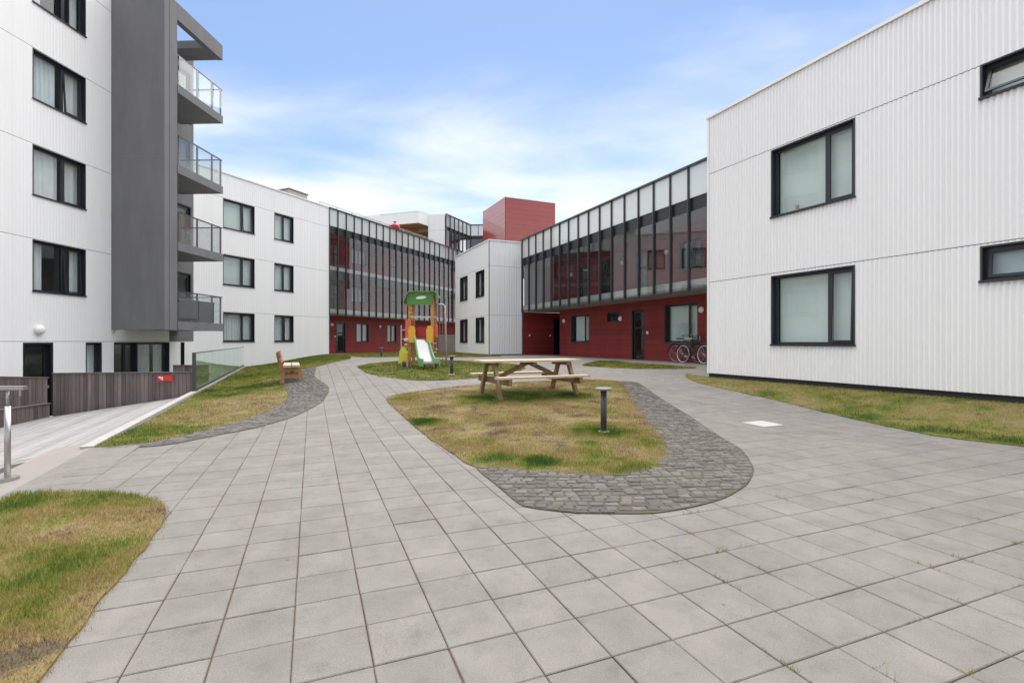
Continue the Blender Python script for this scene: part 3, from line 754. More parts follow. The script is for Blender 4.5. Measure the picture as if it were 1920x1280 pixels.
# ------------------------------------------------------------------ glazed galleries
def glazing(root, fr, a0, n, bay, zb, slabs, ztop, back=1.4, curb=.24, first=0):
    """slabs = [(bottom, top)] seen behind the glass; last one is the roof with the frosted parapet above"""
    a1 = a0 + n * bay
    for i in range(n + 1): box('mullion', fr, a0 + i * bay - .02, a0 + i * bay + .02, -.05, .07, zb - .05, ztop, 'mullion_grey', root)
    box('bottom_rail', fr, a0 + .03, a1 - .03, -.04, .02, zb - .03, zb + .03, 'mullion_grey', root); box('top_rail', fr, a0 - .03, a1 + .03, -.06, .12, ztop, ztop + .06, 'mullion_grey', root)
    box('floor_slab', fr, a0, a1, -back - .2, -.06, zb - .02, zb + .12, 'soffit', root)
    box('curb', fr, a0 + .02, a1 - .02, -.12, -.06, zb + .12, zb + .12 + curb, 'pale_curb', root)
    z = zb
    for k, (s0, s1) in enumerate(slabs):
        last = k == len(slabs) - 1
        box('roof_slab' if last else 'floor_slab', fr, a0, a1, -back - (7.4 if last else .2), -.10, s0, s1, 'soffit', root)
        box('slab_edge', fr, a0 + .02, a1 - .02, -.10, -.055, s0 - .03, s1 + .02, 'door_black', root)
        if not last: box('curb', fr, a0 + .02, a1 - .02, -.12, -.06, s1 + .02, s1 + .02 + curb, 'pale_curb', root)
        for i in range(n): box('pane', fr, a0 + i * bay + .03, a0 + (i + 1) * bay - .03, -.015, -.003, z + .03, s0 - .03 if last else s1 + .02, 'glass_facade', root)
        z = s1
    for i in range(n): box('parapet_pane', fr, a0 + i * bay + .03, a0 + (i + 1) * bay - .03, -.015, -.003, z - .0, ztop, 'glass_parapet', root)

RG = Fr((0.62, 30.5), -AX, -PX)
rg = thing('gallery_wing', (0.62, 30.5, .45), 'long glazed gallery over red boards, right of the white corner block', 'house')
glazing(rg, RG, .05, 17, .93, 3.1, [(5.92, 6.36)], 7.46)
RR = RG.sub(0, -1.4)       # red wall behind
zr = .38
opsRR = [(3.506, 5.360, 1.22, 2.72), (7.001, 7.967, 2.22, 2.72), (8.944, 9.851, zr, 2.74), (11.127, 13.016, 1.22, 2.80)]
ac = 2.236
redwall(rg, RR, ac, 17.5, zr, 3.08, opsRR)
window(rg, RR, *opsRR[0], split=.66, fill='drawn', ajar=0, depth=.2, seed=31)
window(rg, RR, *opsRR[1], split=None, fill='none', sash=0, depth=.12, seed=32)
door(rg, RR, *opsRR[2])
window(rg, RR, *opsRR[3], split=.68, fill='blind', ajar=0, depth=.2, seed=33)
for a, z in ((2.793, 2.45), (8.135, 2.36), (13.234, 2.48)): lamp(rg, RR, a, z)
plate(rg, RR, 10.050, 1.66, .12, .12)
box('end_wall', RR, ac, ac + .15, -3.2, -.155, zr, 3.08, 'red_joint', rg)
RE = Fr(RG.P, PX, -AX)     # recess side wall
redwall(rg, RE, .05, 3.9, zr, 3.08, [(2.2, 3.1, zr, 2.7)])
door(rg, RE, 2.2, 3.1, zr, 2.7, glazed=False); plate(rg, RE, .5, 1.65); plate(rg, RE, 1.95, 1.65)
box('corridor_end', RG, .02, .12, -4.8, -.13, 3.13, 5.9, 'ceiling_white', rg)
box('floor_slab', RG, .02, ac + .3, -4.75, -1.61, 3.085, 3.2, 'soffit', rg)
box('recess_back', RR, 0, ac + .2, -3.3, -3.15, zr, 3.08, 'red_joint', rg)
gaps = [(4.4, 5.3, 3.22, 5.35), (6.5, 7.4, 3.22, 5.35), (9.2, 10.1, 3.22, 5.35), (12.0, 13.2, 4.1, 5.3), (14.4, 15.4, 3.22, 5.35)]
redwall(rg, RR, 0.125, 16.5, 3.22, 5.92, gaps, row=.34)
for i, o in enumerate(gaps):
    if o[2] < 3.5: door(rg, RR, *o, glazed=True)
    else: window(rg, RR, *o, split=.55, fill='half', seed=40 + i)
for a in (3.6, 8.3, 11.3, 15.9): lamp(rg, RR, a, 5.0, r=.11)
# roof terrace behind the parapet, outer shell
B().box(RG, 0.05, 16, -9.0, -8.8, 0, 6.9).box(RG, 15.9, 16.1, -8.8, -1.7, 0, 5.9).box(RG, .05, .2, -8.8, -4.8, 0, 5.9).mk('outer_wall', 'white_trim', rg)
box('interior_wall', RG, ac + .3, 15.8, -4.0, -3.9, .1, 5.9, 'room_grey', rg)

# red box on the roof
RBP = (-.43, 33.0)
rb = thing('roof_box', (RBP[0], RBP[1], 6.4), 'red panelled lift housing standing on the roof behind the white block', 'roof structure')
RBf = Fr(RBP, PX, -AX); RBl = Fr(RBP, AX, -PX)
for fr, ln, npan in ((RBf, 3.75, 1), (RBl, 4.2, 1)):
    rows = 14; h = 4.75 / rows
    for i in range(rows):
        box('panel', fr, .008, ln, 0.0, .03, 6.1 + i * h + .003, 6.1 + (i + 1) * h - .003, 'red_panel', rb)
b_ = B(); b_.box(RBf, -.0, 3.74, -4.2, -.002, 6.1, 10.8); b_.mk('core', 'red_joint', rb)
B().box(RBf, -.05, 3.8, -4.25, .06, 10.85, 10.9).mk('roof_edge', 'white_trim', rb)

# ------------------------------------------------------------------ left wing: white part, glazed gallery, penthouse
ML = Fr((-14.17, 25.7), (.41, .912), (.912, -.41))
ml = thing('apartment_house', (-14.17, 25.7, -.1), 'white three-storey house with two columns of windows beside the glazed gallery', 'house')
opsM = []
for z0, z1 in ((1.25, 2.75), (4.12, 5.66), (6.98, 8.47)): opsM += [(-.86, .93, z0, z1), (2.18, 3.50, z0, z1)]
corrugated(ml, ML, -4.0, 6.2, [(-1.2, 2.78), (2.78, 5.69), (5.69, 8.50), (8.50, 9.72)], opsM, pitch=.12, amp=.004)
coping(ml, ML, -4, 6.2, 9.72)
shell(ml, ML, -4, 6.2, 9, -1.2, 9.7)
for i, o in enumerate(opsM): window(ml, ML, *o, split=(.62 if i % 2 == 0 else .5), fill=('drawn' if i == 0 else 'curtain' if i == 1 else 'blind'), ajar=.06 if i in (4,) else 0, seed=50 + i)
for z in (2.78, 5.69, 8.5): box('drip_flashing', ML, -4, 6.2, -.003, .007, z - .004, z + .004, 'mullion_grey', ml)
box('corner_trim', ML, 6.2, 6.25, -1.3, .03, .3, 9.72, 'white_trim', ml)

lg = thing('gallery_wing', (-11.6, 31.35, .5), 'three-storey glazed gallery with red boards behind, left of the play tower', 'house')
glazing(lg, ML, 6.28, 25, .757, 3.0, [(5.36, 5.83), (8.2, 8.63)], 9.70, back=1.2)
LR = ML.sub(0, -1.2)
opsL = [(8.089, 9.047, .50, 2.62), (10.110, 11.410, 1.2, 2.6), (13.564, 14.695, 1.2, 2.6)]
redwall(lg, LR, 5.4, 25.2, .40, 2.98, opsL)
door(lg, LR, *opsL[0])
for o in opsL[1:]: window(lg, LR, *o, split=.5, fill='curtain', seed=61, depth=.12)
lamp(lg, LR, 7.700, 2.4, r=.12); lamp(lg, LR, 12.613, 2.4, r=.12); plate(lg, LR, 8.015, 1.6)
for lv, (z0, z1) in enumerate(((3.12, 5.36), (5.85, 8.2))):
    g_ = [(7.6, 8.5, z0, z0 + 2.1), (9.6, 11.2, z0 + .9, z0 + 2.05), (14.0, 14.9, z0, z0 + 2.1), (17.2, 18.1, z0, z0 + 2.1), (20.5, 21.6, z0 + .9, z0 + 2.05)]
    redwall(lg, LR, 5.4, 25.2, z0, z1, g_, row=.37)
    for i, o in enumerate(g_):
        if abs(o[2] - z0) < .01: door(lg, LR, *o)
        else: window(lg, LR, *o, split=.5, fill='drawn' if i == 1 else 'half', seed=70 + i, depth=.12)
    for a in (6.9, 12.2, 16.1): lamp(lg, LR, a, z0 + 1.95, r=.1)
B().box(ML, 6.2, 25.2, -9.0, -8.8, 0, 8.6).box(ML, 25.2, 25.4, -8.8, -.3, 0, 8.2).mk('outer_wall', 'white_trim', lg)
box('interior_wall', ML, 6.4, 25.1, -3.6, -3.5, .1, 8.15, 'room_grey', lg)
# upper storey at the far end, in the same plane
UP = ML.sub(20.16, 0)
for i in range(7): box('mullion', UP, i * .757 - .02, i * .757 + .02, -.05, .07, 9.76, 12.56, 'mullion_grey', lg)
for i in range(6):
    box('pane', UP, i * .757 + .03, (i + 1) * .757 - .03, -.015, -.003, 9.78, 11.2, 'glass_facade', lg); box('parapet_pane', UP, i * .757 + .03, (i + 1) * .757 - .03, -.015, -.003, 11.55, 12.56, 'glass_parapet', lg)
box('top_rail', UP, -.03, 4.6, -.06, .12, 12.56, 12.62, 'mullion_grey', lg); box('slab_edge', UP, 0, 4.6, -.12, -.055, 11.2, 11.55, 'door_black', lg); box('roof_slab', UP, 0, 4.6, -4, -.12, 11.2, 11.5, 'soffit', lg)
redwall(lg, UP.sub(0, -1.2), .1, 4.6, 8.7, 11.2, [], row=.5)
U2 = Fr(UP.p(4.57, 0, 0)[:2], (1, -.05), (-.05, -1))
for i in range(5): box('mullion', U2, i * .757 - .02, i * .757 + .02, -.05, .07, 0.3, 12.56, 'mullion_grey', lg)
for i in range(4):
    box('pane', U2, i * .757 + .03, (i + 1) * .757 - .03, -.015, -.003, .4, 11.2, 'glass_facade', lg); box('parapet_pane', U2, i * .757 + .03, (i + 1) * .757 - .03, -.015, -.003, 11.55, 12.56, 'glass_parapet', lg)
box('top_rail', U2, .05, 3.1, -.06, .12, 12.561, 12.621, 'mullion_grey', lg); box('slab_edge', U2, .05, 3.1, -.12, -.055, 11.2, 11.55, 'door_black', lg)
for z in (2.8, 5.6, 8.4): box('slab_edge', U2, .05, 3.1, -.4, -.055, z, z + .4, 'door_black', lg)
box('end_wall', U2, -1, 3.3, -4.2, -4.0, 0, 12.4, 'dark_backing', lg)

# penthouse on the roof of the left wing
pa, pb_, pc, pd = (-11.7, 44.0), (-8.05, 42.8), (-7.43, 44.0), (-5.93, 43.8)
ph = thing('penthouse', (-9, 44, 8.6), 'white rooftop penthouse with timber-lined corner loggia behind the terrace railing', 'house')
def seg_fr(p, q):
    d = np.array(q) - np.array(p); ln = np.hypot(*d); d = d / ln; return Fr(p, d, (d[1], -d[0])), ln
fAB, lAB = seg_fr(pa, pb_); fBC, lBC = seg_fr(pb_, pc); fCD, lCD = seg_fr(pc, pd)
box('fascia', fAB, -4, lAB, -.2, 0, 11.5, 12.5, 'white_metal', ph); box('wall', fAB, -4, .9, -.2, 0, 8.6, 11.5, 'white_metal', ph)
box('fascia', fBC, 0, lBC, -.2, 0, 11.5, 12.498, 'white_metal', ph)
corrugated(ph, fCD, 0, lCD, [(8.6, 9.6), (9.6, 11.1), (11.1, 12.5)], [], pitch=.16, amp=.006)
loft = B(); zc = 11.49
P3 = lambda p, z: (p[0], p[1], z)
back0 = (pa[0] + 1.2, pa[1] + 3.6); back1 = (pd[0] - 1.2, pd[1] + 3.2)
loft.quad(P3(pa, zc), P3(pb_, zc), P3(pc, zc), P3(back1, zc), P3(back0, zc)); loft.mk('loggia_ceiling', 'timber_tan', ph)
f2, l2 = seg_fr((pa[0] + .86, pa[1] + .0), (pc[0] - .1, pc[1] + 1.9)); box('loggia_wall', f2, 0, l2, -.1, 0, 8.6, 11.48, 'timber_tan', ph)
f3, l3 = seg_fr((pc[0] - .1, pc[1] + 1.9), pc); box('loggia_wall', f3, 0, l3, -.12, 0, 8.6, 11.48, 'slab_grey', ph)
rf = B().prism([P3(pa, 12.45), P3(pb_, 12.45), P3(pc, 12.45), P3(pd, 12.45), (-4.6, 49, 12.45), (-13, 50, 12.45)][::-1], (0, 0, .08)); rf.mk('roof', 'white_trim', ph)
# roof terrace railing
def rail_run(root, fr, a0, a1, z, h, n, m='glass_clear', rail='stainless'):
    for i in range(n + 1):
        a = a0 + (a1 - a0) * i / n; box('railing_post', fr, a - .018, a + .018, -.018, .018, z, z + h, rail, root)
    for i in range(n):
        x0 = a0 + (a1 - a0) * i / n + .03; x1 = a0 + (a1 - a0) * (i + 1) / n - .03; box('railing_pane', fr, x0, x1, -.006, .006, z + .05, z + h - .03, m, root)
    box('handrail', fr, a0 - .03, a1 + .03, -.025, .025, z + h, z + h + .03, rail, root)
TR = ML.sub(0, -.9)
tr_ = thing('terrace_railing', (*TR.p(6.4, 0, 0)[:2], 8.63), 'thin glass and metal railing along the roof terrace of the left wing', 'railing')
rail_run(tr_, TR, 6.4, 19.6, 8.63, 1.62, 9, rail='pale_pole')
# vent block on the roof
vb = ML.sub(4.6, -1.6)
v_ = thing('roof_vent', (*vb.p(0, 0, 0)[:2], 9.25), 'brown concrete vent block on the roof of the white left wing', 'vent')
box('casing', vb, 0, 1.45, -.9, 0, 9.2, 10.65, 'shale', v_); box('cap', vb, -.05, 1.5, -.95, .05, 10.65, 10.72, 'concrete_grey', v_)
# kettle grill
gp = ML.p(13.6, -.5, 0)
kg = thing('kettle_grill', (gp[0], gp[1], 8.63), 'round red kettle grill with dark handle on the roof terrace', 'grill')
B().lathe((gp[0], gp[1], 9.72), [(.02, 0), (.2, .03), (.33, .14), (.385, .28), (.39, .36)], 24).mk('bowl', 'grill_red', kg, smooth=True)
B().lathe((gp[0], gp[1], 10.09), [(.395, 0), (.38, .08), (.31, .2), (.19, .29), (.04, .33)], 24).mk('lid', 'grill_red', kg, smooth=True)
B().wbox(gp[0] - .11, gp[0] + .11, gp[1] - .03, gp[1] + .03, 10.43, 10.52).mk('handle', 'bike_black', kg)
for i in range(3):
    t = i * 2.094; B().tube([(gp[0] + .15 * math.cos(t), gp[1] + .15 * math.sin(t), 9.78), (gp[0] + .34 * math.cos(t), gp[1] + .34 * math.sin(t), 8.63)], .015, 8).mk('leg', 'bike_black', kg)

# ------------------------------------------------------------------ near left house with concrete balcony tower
LN = Fr((-14.396, 8.0), (.043, .999), (.999, -.043))
ln_ = thing('apartment_house', (-14.0, 17.3, -1.0), 'tall white house on the left with dark windows and a grey concrete balcony tower', 'house')
w0, w1 = 6.589, 8.327
opsN = [(w0, w1, 2.74, 4.28), (w0, w1, 5.58, 7.08), (w0, w1, 8.41, 9.91), (w0, w1, 11.25, 12.72)]
opsG = [(6.315, 7.221, -1.0, 1.24), (8.327, 8.932, -.9, 1.24), (9.427, 12.082, -1.0, 1.24), (12.719, 12.941, -1.0, 1.24)]
AE = 13.499; AB = 12.082
bal = [1.97, 4.84, 7.64, 10.54]
opsB = [(12.230, 13.365, z, z + 2.2) for z in bal]
corrugated(ln_, LN, 1.0, AE, [(-1.1, 1.27)], opsG, pitch=.10, amp=.0028)
corrugated(ln_, LN, 1.0, AB, [(1.27, 4.30), (4.30, 7.10), (7.10, 9.93), (9.93, 12.75), (12.75, 13.5)], opsN, pitch=.10, amp=.0028)
b_ = B(); zz_ = [1.28] + [v for z in bal for v in (z, z + 2.2)] + [13.5]
for z0, z1 in zip(zz_[::2], zz_[1::2]): b_.box(LN, AB + .004, AE, -.22, .02, z0, z1)
for z in bal: b_.box(LN, AB + .004, opsB[0][0], -.22, .02, z, z + 2.2); b_.box(LN, opsB[0][1], AE, -.22, .02, z, z + 2.2)
b_.mk('balcony_wall', 'concrete_grey', ln_)
for z in (1.27, 4.3, 7.1, 9.93, 12.75): box('drip_flashing', LN, 1, AB if z > 1.3 else AE, -.003, .007, z - .005, z + .005, 'mullion_grey', ln_)
# upright sheet joints
for a in (6.022, 6.907):
    for z0, z1 in ((1.3, 4.28), (4.32, 7.08), (7.12, 9.9), (9.95, 12.7)):
        for q0, q1 in runs(z0, z1, [(o[2], o[3]) for o in opsN if o[0] < a < o[1]]): box('sheet_joint', LN, a - .004, a + .004, .004, .019, q0, q1, 'white_trim', ln_)
coping(ln_, LN, 1, AB, 13.5)
shell(ln_, LN, 1, AE, 9, -1.1, 13.5)
for i, o in enumerate(opsN): window(ln_, LN, *o, split=.60, fill=['half', 'curtain', 'curtain', 'half'][i], ajar=.08 if i in (0, 2) else 0, depth=.17, seed=80 + i)
door(ln_, LN, *opsG[0], lite=.5, depth=.16); window(ln_, LN, *opsG[1], split=None, fill='drawn', sash=9, depth=.17, seed=91)
window(ln_, LN, *opsG[3], split=None, fill='none', sash=9, depth=.1, seed=93)
gd = opsG[2]; gw = gd[1] - gd[0]
window(ln_, LN, gd[0], gd[0] + gw * .38, gd[2], gd[3], split=.55, fill='none', sash=1, depth=.17, seed=94); window(ln_, LN, gd[0] + gw * .38, gd[1], gd[2], gd[3], split=None, fill='curtain', sash=9, depth=.17, seed=95)
for i, o in enumerate(opsB): door(ln_, LN, *o, lite=0)
lamp(ln_, LN, 6.778, 1.62, r=.15)
# concrete tower: fin wall facing the path, side fin, balconies behind it
TF = Fr((-13.97, 17.3), (1, 0), (0, -1)); tw = 1.85
tower = box('tower_wall', TF, 0.0, tw, -.24, 0, 1.68, 13.5, 'concrete_grey', ln_)
TSd = Fr(TF.p(tw, 0, 0)[:2], (.043, .999), (.999, -.043))
box('tower_wall', TSd, .245, .62, -.22, -.001, 1.68, 13.5, 'concrete_grey', ln_)
for z in (4.85, 7.72, 10.6):
    box('concrete_joint', TF, 0.02, tw - .01, -.01, .0015, z, z + .008, 'slab_grey', ln_)
DL = 3.22
for i, zt in enumerate(bal):
    s = box('balcony', TSd, .625, DL, -1.78, -.01, zt - .27, zt, 'slab_grey', ln_)
    e = box('slab_edge', TSd, .625, DL + .01, -.01, .02, zt - .28, zt + .03, 'concrete_grey', s)
    for a in (.66, 1.75, 2.62, DL - .05): box('railing_post', TSd, a - .025, a + .025, -.075, -.02, zt, zt + 1.1, 'mullion_grey', s)
    for q0, q1 in ((.70, 1.72), (1.78, 2.59), (2.65, DL - .08)): box('railing_pane', TSd, q0, q1, .0, .01, zt + .03, zt + 1.08, 'glass_rail', s)
    box('railing_pane', TSd, DL - .04, DL - .03, -1.7, -.08, zt + .06, zt + 1.08, 'glass_rail', s)
    box('handrail', TSd, .63, DL + .03, -.07, -.02, zt + 1.1, zt + 1.14, 'mullion_grey', s); box('handrail', TSd, DL - .06, DL - .01, -1.75, -.075, zt + 1.1, zt + 1.14, 'mullion_grey', s)
    # pale partition at the far end of each balcony deck
box('canopy_beam', TSd, .625, DL + .02, -.22, .0, 12.9, 13.5, 'concrete_grey', ln_); box('canopy_slab', TSd, 2.35, DL, -1.78, -.225, 12.9, 13.2, 'concrete_grey', ln_)
# things on the balconies
def cushion_bench(name, fr, a0, a1, b0, b1, z, label):
    t = thing(name, (*fr.p((a0 + a1) / 2, (b0 + b1) / 2, 0)[:2], z), label, 'planter box')
    box('body', fr, a0, a1, b0, b1, z + .05, z + .82, 'bike_black', t); box('lid', fr, a0 - .03, a1 + .03, b0 - .03, b1 + .03, z + .82, z + .87, 'door_black', t)
    for a in (a0 + .04, a1 - .04): box('foot', fr, a - .03, a + .03, b0 + .05, b1 - .05, z, z + .05, 'bike_black', t)
cushion_bench('storage_box', TSd, 1.55, 2.9, -.62, -.14, bal[0], 'dark storage box behind the glass of the lowest balcony')

# sunken terrace floor beside the near left house
mk('terrace_paving', [(-30, 5, -1.04), (-30, 30, -1.04), (-9, 30, -1.04), (-4, 5, -1.04)], [(0, 3, 2, 1)], 'paving', kind='structure', label='sunken paved terrace at the foot of the left house')

# ------------------------------------------------------------------ deck, curb, fences, railing
DK = Fr((-8.06, 12.7), AX, PX)         # a runs away from the camera along the deck edge, b towards the lawn
def dz(b): return -.085 + .165 * b
deck = thing('wooden_deck', (-8.2, 9, -.6), 'weathered grey wooden deck ramp sloping down to the left fence', 'deck')
PW = .138; b = -.14; 
nb_ = 0
while b > -4.6:
    b0, b1 = b - PW + .007, b
    yend = 12.62
    a_end = (yend - DK.P[1] - DK.n[1] * ((b0 + b1) / 2)) / DK.e[1]
    a_st = -13.5
    bb0 = -.62 if False else None
    cuts = [a_st] + sorted(random.uniform(a_st + 2, a_end - 1.5) for _ in range(2)) + [a_end]
    for c0, c1 in zip(cuts[:-1], cuts[1:]):
        if c1 - c0 < .4: continue
        near_edge = b0 > -.52
        if near_edge:
            c0 = max(c0, -6.85)
            if c1 - c0 < .2: continue
        pl = B(); z0, z1 = dz(b0), dz(b1); jz = random.gauss(0, .0015)
        c = [DK.p(a_, q, (z0 if q == b0 else z1) + t_ + jz) for t_ in (-.03, 0) for a_, q in ((c0 + .003, b0), (c1 - .003, b0), (c1 - .003, b1), (c0 + .003, b1))]
        pl.hexa(c, DK.flip); pl.mk('plank', 'deck_wood', deck)
    b -= PW
cur = thing('edge_curb', (-6.6, 9.4, -.1), 'pale concrete kerb between the deck and the grass bank', 'kerb')
c_ = B(); c_.box(DK, -7.3, 0, -.135, -.005, -1.1, .0); c_.mk('kerb_stone', 'curb_white', cur)
c_ = B(); c_.box(DK, .0, 14.9, -.135, -.005, -1.1, -.015); c_.mk('retaining_wall', 'curb_white', cur)
es = B()
c = [DK.p(a_, q, z_) for z_ in (-1.0, 0) for a_, q in ((-14, -.50), (-6.86, -.50), (-6.86, -.0), (-14, .0))]
c = [(x, y, (z_ if z_ < -.5 else (-.015 if i in (6, 7) else -.07))) for i, (x, y, z_) in enumerate(c)]
es.hexa(c, DK.flip); es.mk('edge_paving', 'edge_concrete', kind='structure', label='pinkish concrete edging strip between the paving and the deck')
es = B(); es.box(DK, -14, -7.38, .003, .5, -.3, -.007); es.mk('edge_paving', 'paving', kind='structure', label='narrow grey paving strip beside the concrete edging')
dm = thing('door_mat', (-5.7, 5.3, -.2), 'dark foot grate let into the deck near the steel handrail', 'grate')
q = []
for a_, b__ in ((-8.3, -.54), (-6.98, -.54), (-6.98, -.92), (-8.3, -.92)): q.append(DK.p(a_, b__, dz(b__) + .004))
B().prism(q, (0, 0, .012)).mk('grate', 'mat_dark', dm)

def fence(name, p0, p1, zt0, zt1, zb0, zb1, label, cap=True, bw=.095):
    fr, ln = seg_fr(p0, p1); t = thing(name, (*p0, zb0), label, 'fence')
    n = int(ln / bw); w = ln / n
    for i in range(n):
        s0, s1 = i / n, (i + 1) / n; c = []
        off = random.uniform(0, .008)
        for kz in (0, 1):
            for a_, b__ in ((i * w + .004, -.022 + off), ((i + 1) * w - .004, -.022 + off), ((i + 1) * w - .004, off), (i * w + .004, off)):
                s_ = a_ / ln; c.append(fr.p(a_, b__, (zb0 + (zb1 - zb0) * s_) if kz == 0 else (zt0 + (zt1 - zt0) * s_)))
        B().hexa(c, fr.flip).mk('board', 'fence_wood', t)
    for f_ in (.2, .8):
        z = zb0 + (zt0 - zb0) * f_; B().box(fr, 0, ln, -.07, -.026, z - .04, z + .04).mk('rail', 'fence_wood', t)
    if cap: 
        c = [fr.p(a_, b__, (zt0 if a_ < ln / 2 else zt1) + dz_) for dz_ in (.002, .026) for a_, b__ in ((-.01, -.075), (ln + .01, -.075), (ln + .01, .03), (-.01, .03))]
        B().hexa(c, fr.flip).mk('cap', 'fence_wood', t)
    return t, fr
fA, frA = fence('board_fence', (-11.75, 12.70), (-8.14, 12.70), .44, .47, -1.0, -.95, 'long dark board fence with a red sign beside the glass railing')
fence('board_fence', (-14.1, 13.45), (-12.62, 13.45), .30, .27, -1.0, -1.0, 'short board fence left of the open gate, before the door')
fence('board_fence', (-12.1, 10.2), (-11.86, 12.72), -.36, -.33, -1.1, -1.05, 'low board fence beside the deck at the left edge')
fence('board_fence', (-11.62, 17.0), (-10.4, 17.0), .44, .44, -1.0, -1.0, 'far board fence piece seen behind the long fence')
# red sign on the fence
sx = -8.85
sg = thing('fence_sign', (sx, 12.66, .25), 'small red sign with white marks on the long board fence', 'sign')
B().wbox(sx - .20, sx + .20, 12.664, 12.674, .255, .41).mk('plate', 'sign_red', sg)
for x0, x1, z0, z1 in ((-.17, -.12, .34, .375), (-.135, -.085, .31, .345), (-.10, -.06, .285, .37)): B().wbox(sx + x0, sx + x1, 12.658, 12.6635, z0, z1).mk('mark', 'sign_white', sg)
for z in (.30, .33, .36): B().wbox(sx - .01, sx + .15, 12.660, 12.6635, z, z + .008).mk('text_line', 'play_orange', sg)
# glass railing on the retaining wall
gr = thing('glass_railing', DK.p(0, -.07, -.02), 'frameless greenish glass railing on the retaining wall beside the grass bank', 'railing')
n = 9
for i in range(n):
    a0 = .05 + i * 1.6; box('pane', DK, a0, a0 + 1.585, -.078, -.062, -.015, .96, 'glass_green', gr)
box('shoe', DK, 0.0, 14.5, -.1, -.04, -.016, .06, 'mullion_grey', gr); box('handrail', DK, 0, 14.5, -.09, -.05, .96, .985, 'mullion_grey', gr); box('end_post', DK, -.02, .045, -.11, -.03, -.3, .985, 'mullion_grey', gr)

# stainless handrail at the left edge
hr = thing('steel_handrail', (-4.76, 4.68, -.02), 'stainless steel handrail post with flat top rail at the left edge', 'handrail')
B().tube([(-4.76, 4.68, -.02), (-4.76, 4.68, .66)], .024, 14).mk('post', 'stainless', hr, smooth=True); B().tube([(-4.76, 4.68, .66), (-4.76, 4.68, .82)], .012, 10).mk('neck', 'stainless', hr, smooth=True)
B().lathe((-4.76, 4.68, -.06), [(.085, 0), (.085, .055), (.03, .06)], 20).mk('base_plate', 'stainless', hr)
B().wbox(-6.6, -4.59, 4.655, 4.705, .815, .85).mk('top_rail', 'stainless', hr)
B().tube([(-6.4, 4.68, -.3), (-6.4, 4.68, .815)], .024, 14).mk('post', 'stainless', hr, smooth=True)
B().tube([(-4.64, 4.68, .815), (-4.64, 4.68, .755)], .008, 8).mk('bracket', 'stainless', hr)

# ------------------------------------------------------------------ picnic table
tcx, tcy = .35, 10.72; TZ = G(tcx, tcy) + .0
PT = Fr((tcx, tcy), PX, -AX)           # a along the table, b towards the camera
pt = thing('picnic_table', (tcx, tcy, TZ), 'pale wooden picnic table with attached benches on the straw lawn', 'picnic table')
for i in range(5):
    b0 = -.37 + i * .15; box('table_plank', PT, -1.15 + random.uniform(-.006, .006), 1.14, b0, b0 + .143, TZ + .72, TZ + .76, 'wood_new', pt)
for s_ in (-1, 1):
    for q in range(2):
        b0 = s_ * (.66 + q * .14) - .065; box('bench_plank', PT, -1.03, 1.03, b0, b0 + .13, TZ + .41, TZ + .45, 'wood_new', pt)
for a in (-.80, .80):
    m_ = B(); m_.bar(PT.p(a, -.35, TZ + .68), PT.p(a, .35, TZ + .68), .07, .08); m_.mk('table_bearer', 'wood_brown', pt)
    m_ = B(); m_.bar(PT.p(a + .005, -.86, TZ + .345), PT.p(a + .005, .86, TZ + .345), .07, .13); m_.mk('bench_bearer', 'wood_brown', pt)
    for s_ in (-1, 1):
        m_ = B(); m_.bar(PT.p(a - .075 * (1 if a < 0 else -1), s_ * .57, TZ - .03), PT.p(a - .075 * (1 if a < 0 else -1), s_ * .21, TZ + .72), .07, .095, up=PT.p(0, 1, 0) if False else (PT.n[0], PT.n[1], 0)); m_.mk('leg', 'wood_brown', pt)
for s_ in (-1, 1):
    m_ = B(); m_.bar(PT.p(s_ * .03, 0, TZ + .69), PT.p(s_ * .75, 0, TZ + .37), .06, .085); m_.mk('brace', 'wood_brown', pt)
m_ = B().box(PT, -.04, .04, -.34, .34, TZ + .66, TZ + .72); m_.mk('cross_batten', 'wood_brown', pt)

# ------------------------------------------------------------------ bench seen from its end
bx_, by_ = -6.10, 13.75; BZ = G(bx_, by_) + .012
BN = Fr((bx_, by_), AX, PX)            # a along the bench (away), b towards the path
bn = thing('park_bench', (bx_, by_, BZ), 'brown wooden bench seen from its end beside the cobbles', 'bench')
for b0, b1 in ((-.22, -.02), (.0, .20)): box('seat_plank', BN, -.08, 1.75, b0, b1, BZ + .43, BZ + .49, 'wood_new', bn)
for a in (.02, 1.5):
    box('rail', BN, a, a + .09, -.26, .24, BZ + .32, BZ + .42, 'wood_orange', bn)
    box('rail', BN, a + .01, a + .08, -.20, .18, BZ + .12, BZ + .22, 'wood_orange', bn)
    for s_ in (-1, 1):
        m_ = B(); m_.bar(BN.p(a + .045, s_ * .26, BZ - .02), BN.p(a + .045, s_ * .20, BZ + .325), .09, .10, up=(BN.n[0], BN.n[1], 0)); m_.mk('leg', 'wood_orange', bn)
    m_ = B(); m_.bar(BN.p(a + .12, -.22, BZ + .1), BN.p(a + .12, -.36, BZ + .84), .06, .10, up=(BN.n[0], BN.n[1], 0)); m_.mk('back_post', 'wood_orange', bn)
for z, bb in ((.62, -.29), (.80, -.325)):
    m_ = B(); m_.bar(BN.p(-.08, bb, BZ + z), BN.p(1.75, bb, BZ + z), .05, .14, up=(-.25 * BN.n[0], -.25 * BN.n[1], 1)); m_.mk('back_plank', 'wood_orange', bn)
box('stretcher', BN, .11, 1.5, -.05, .05, BZ + .24, BZ + .31, 'wood_brown', bn)

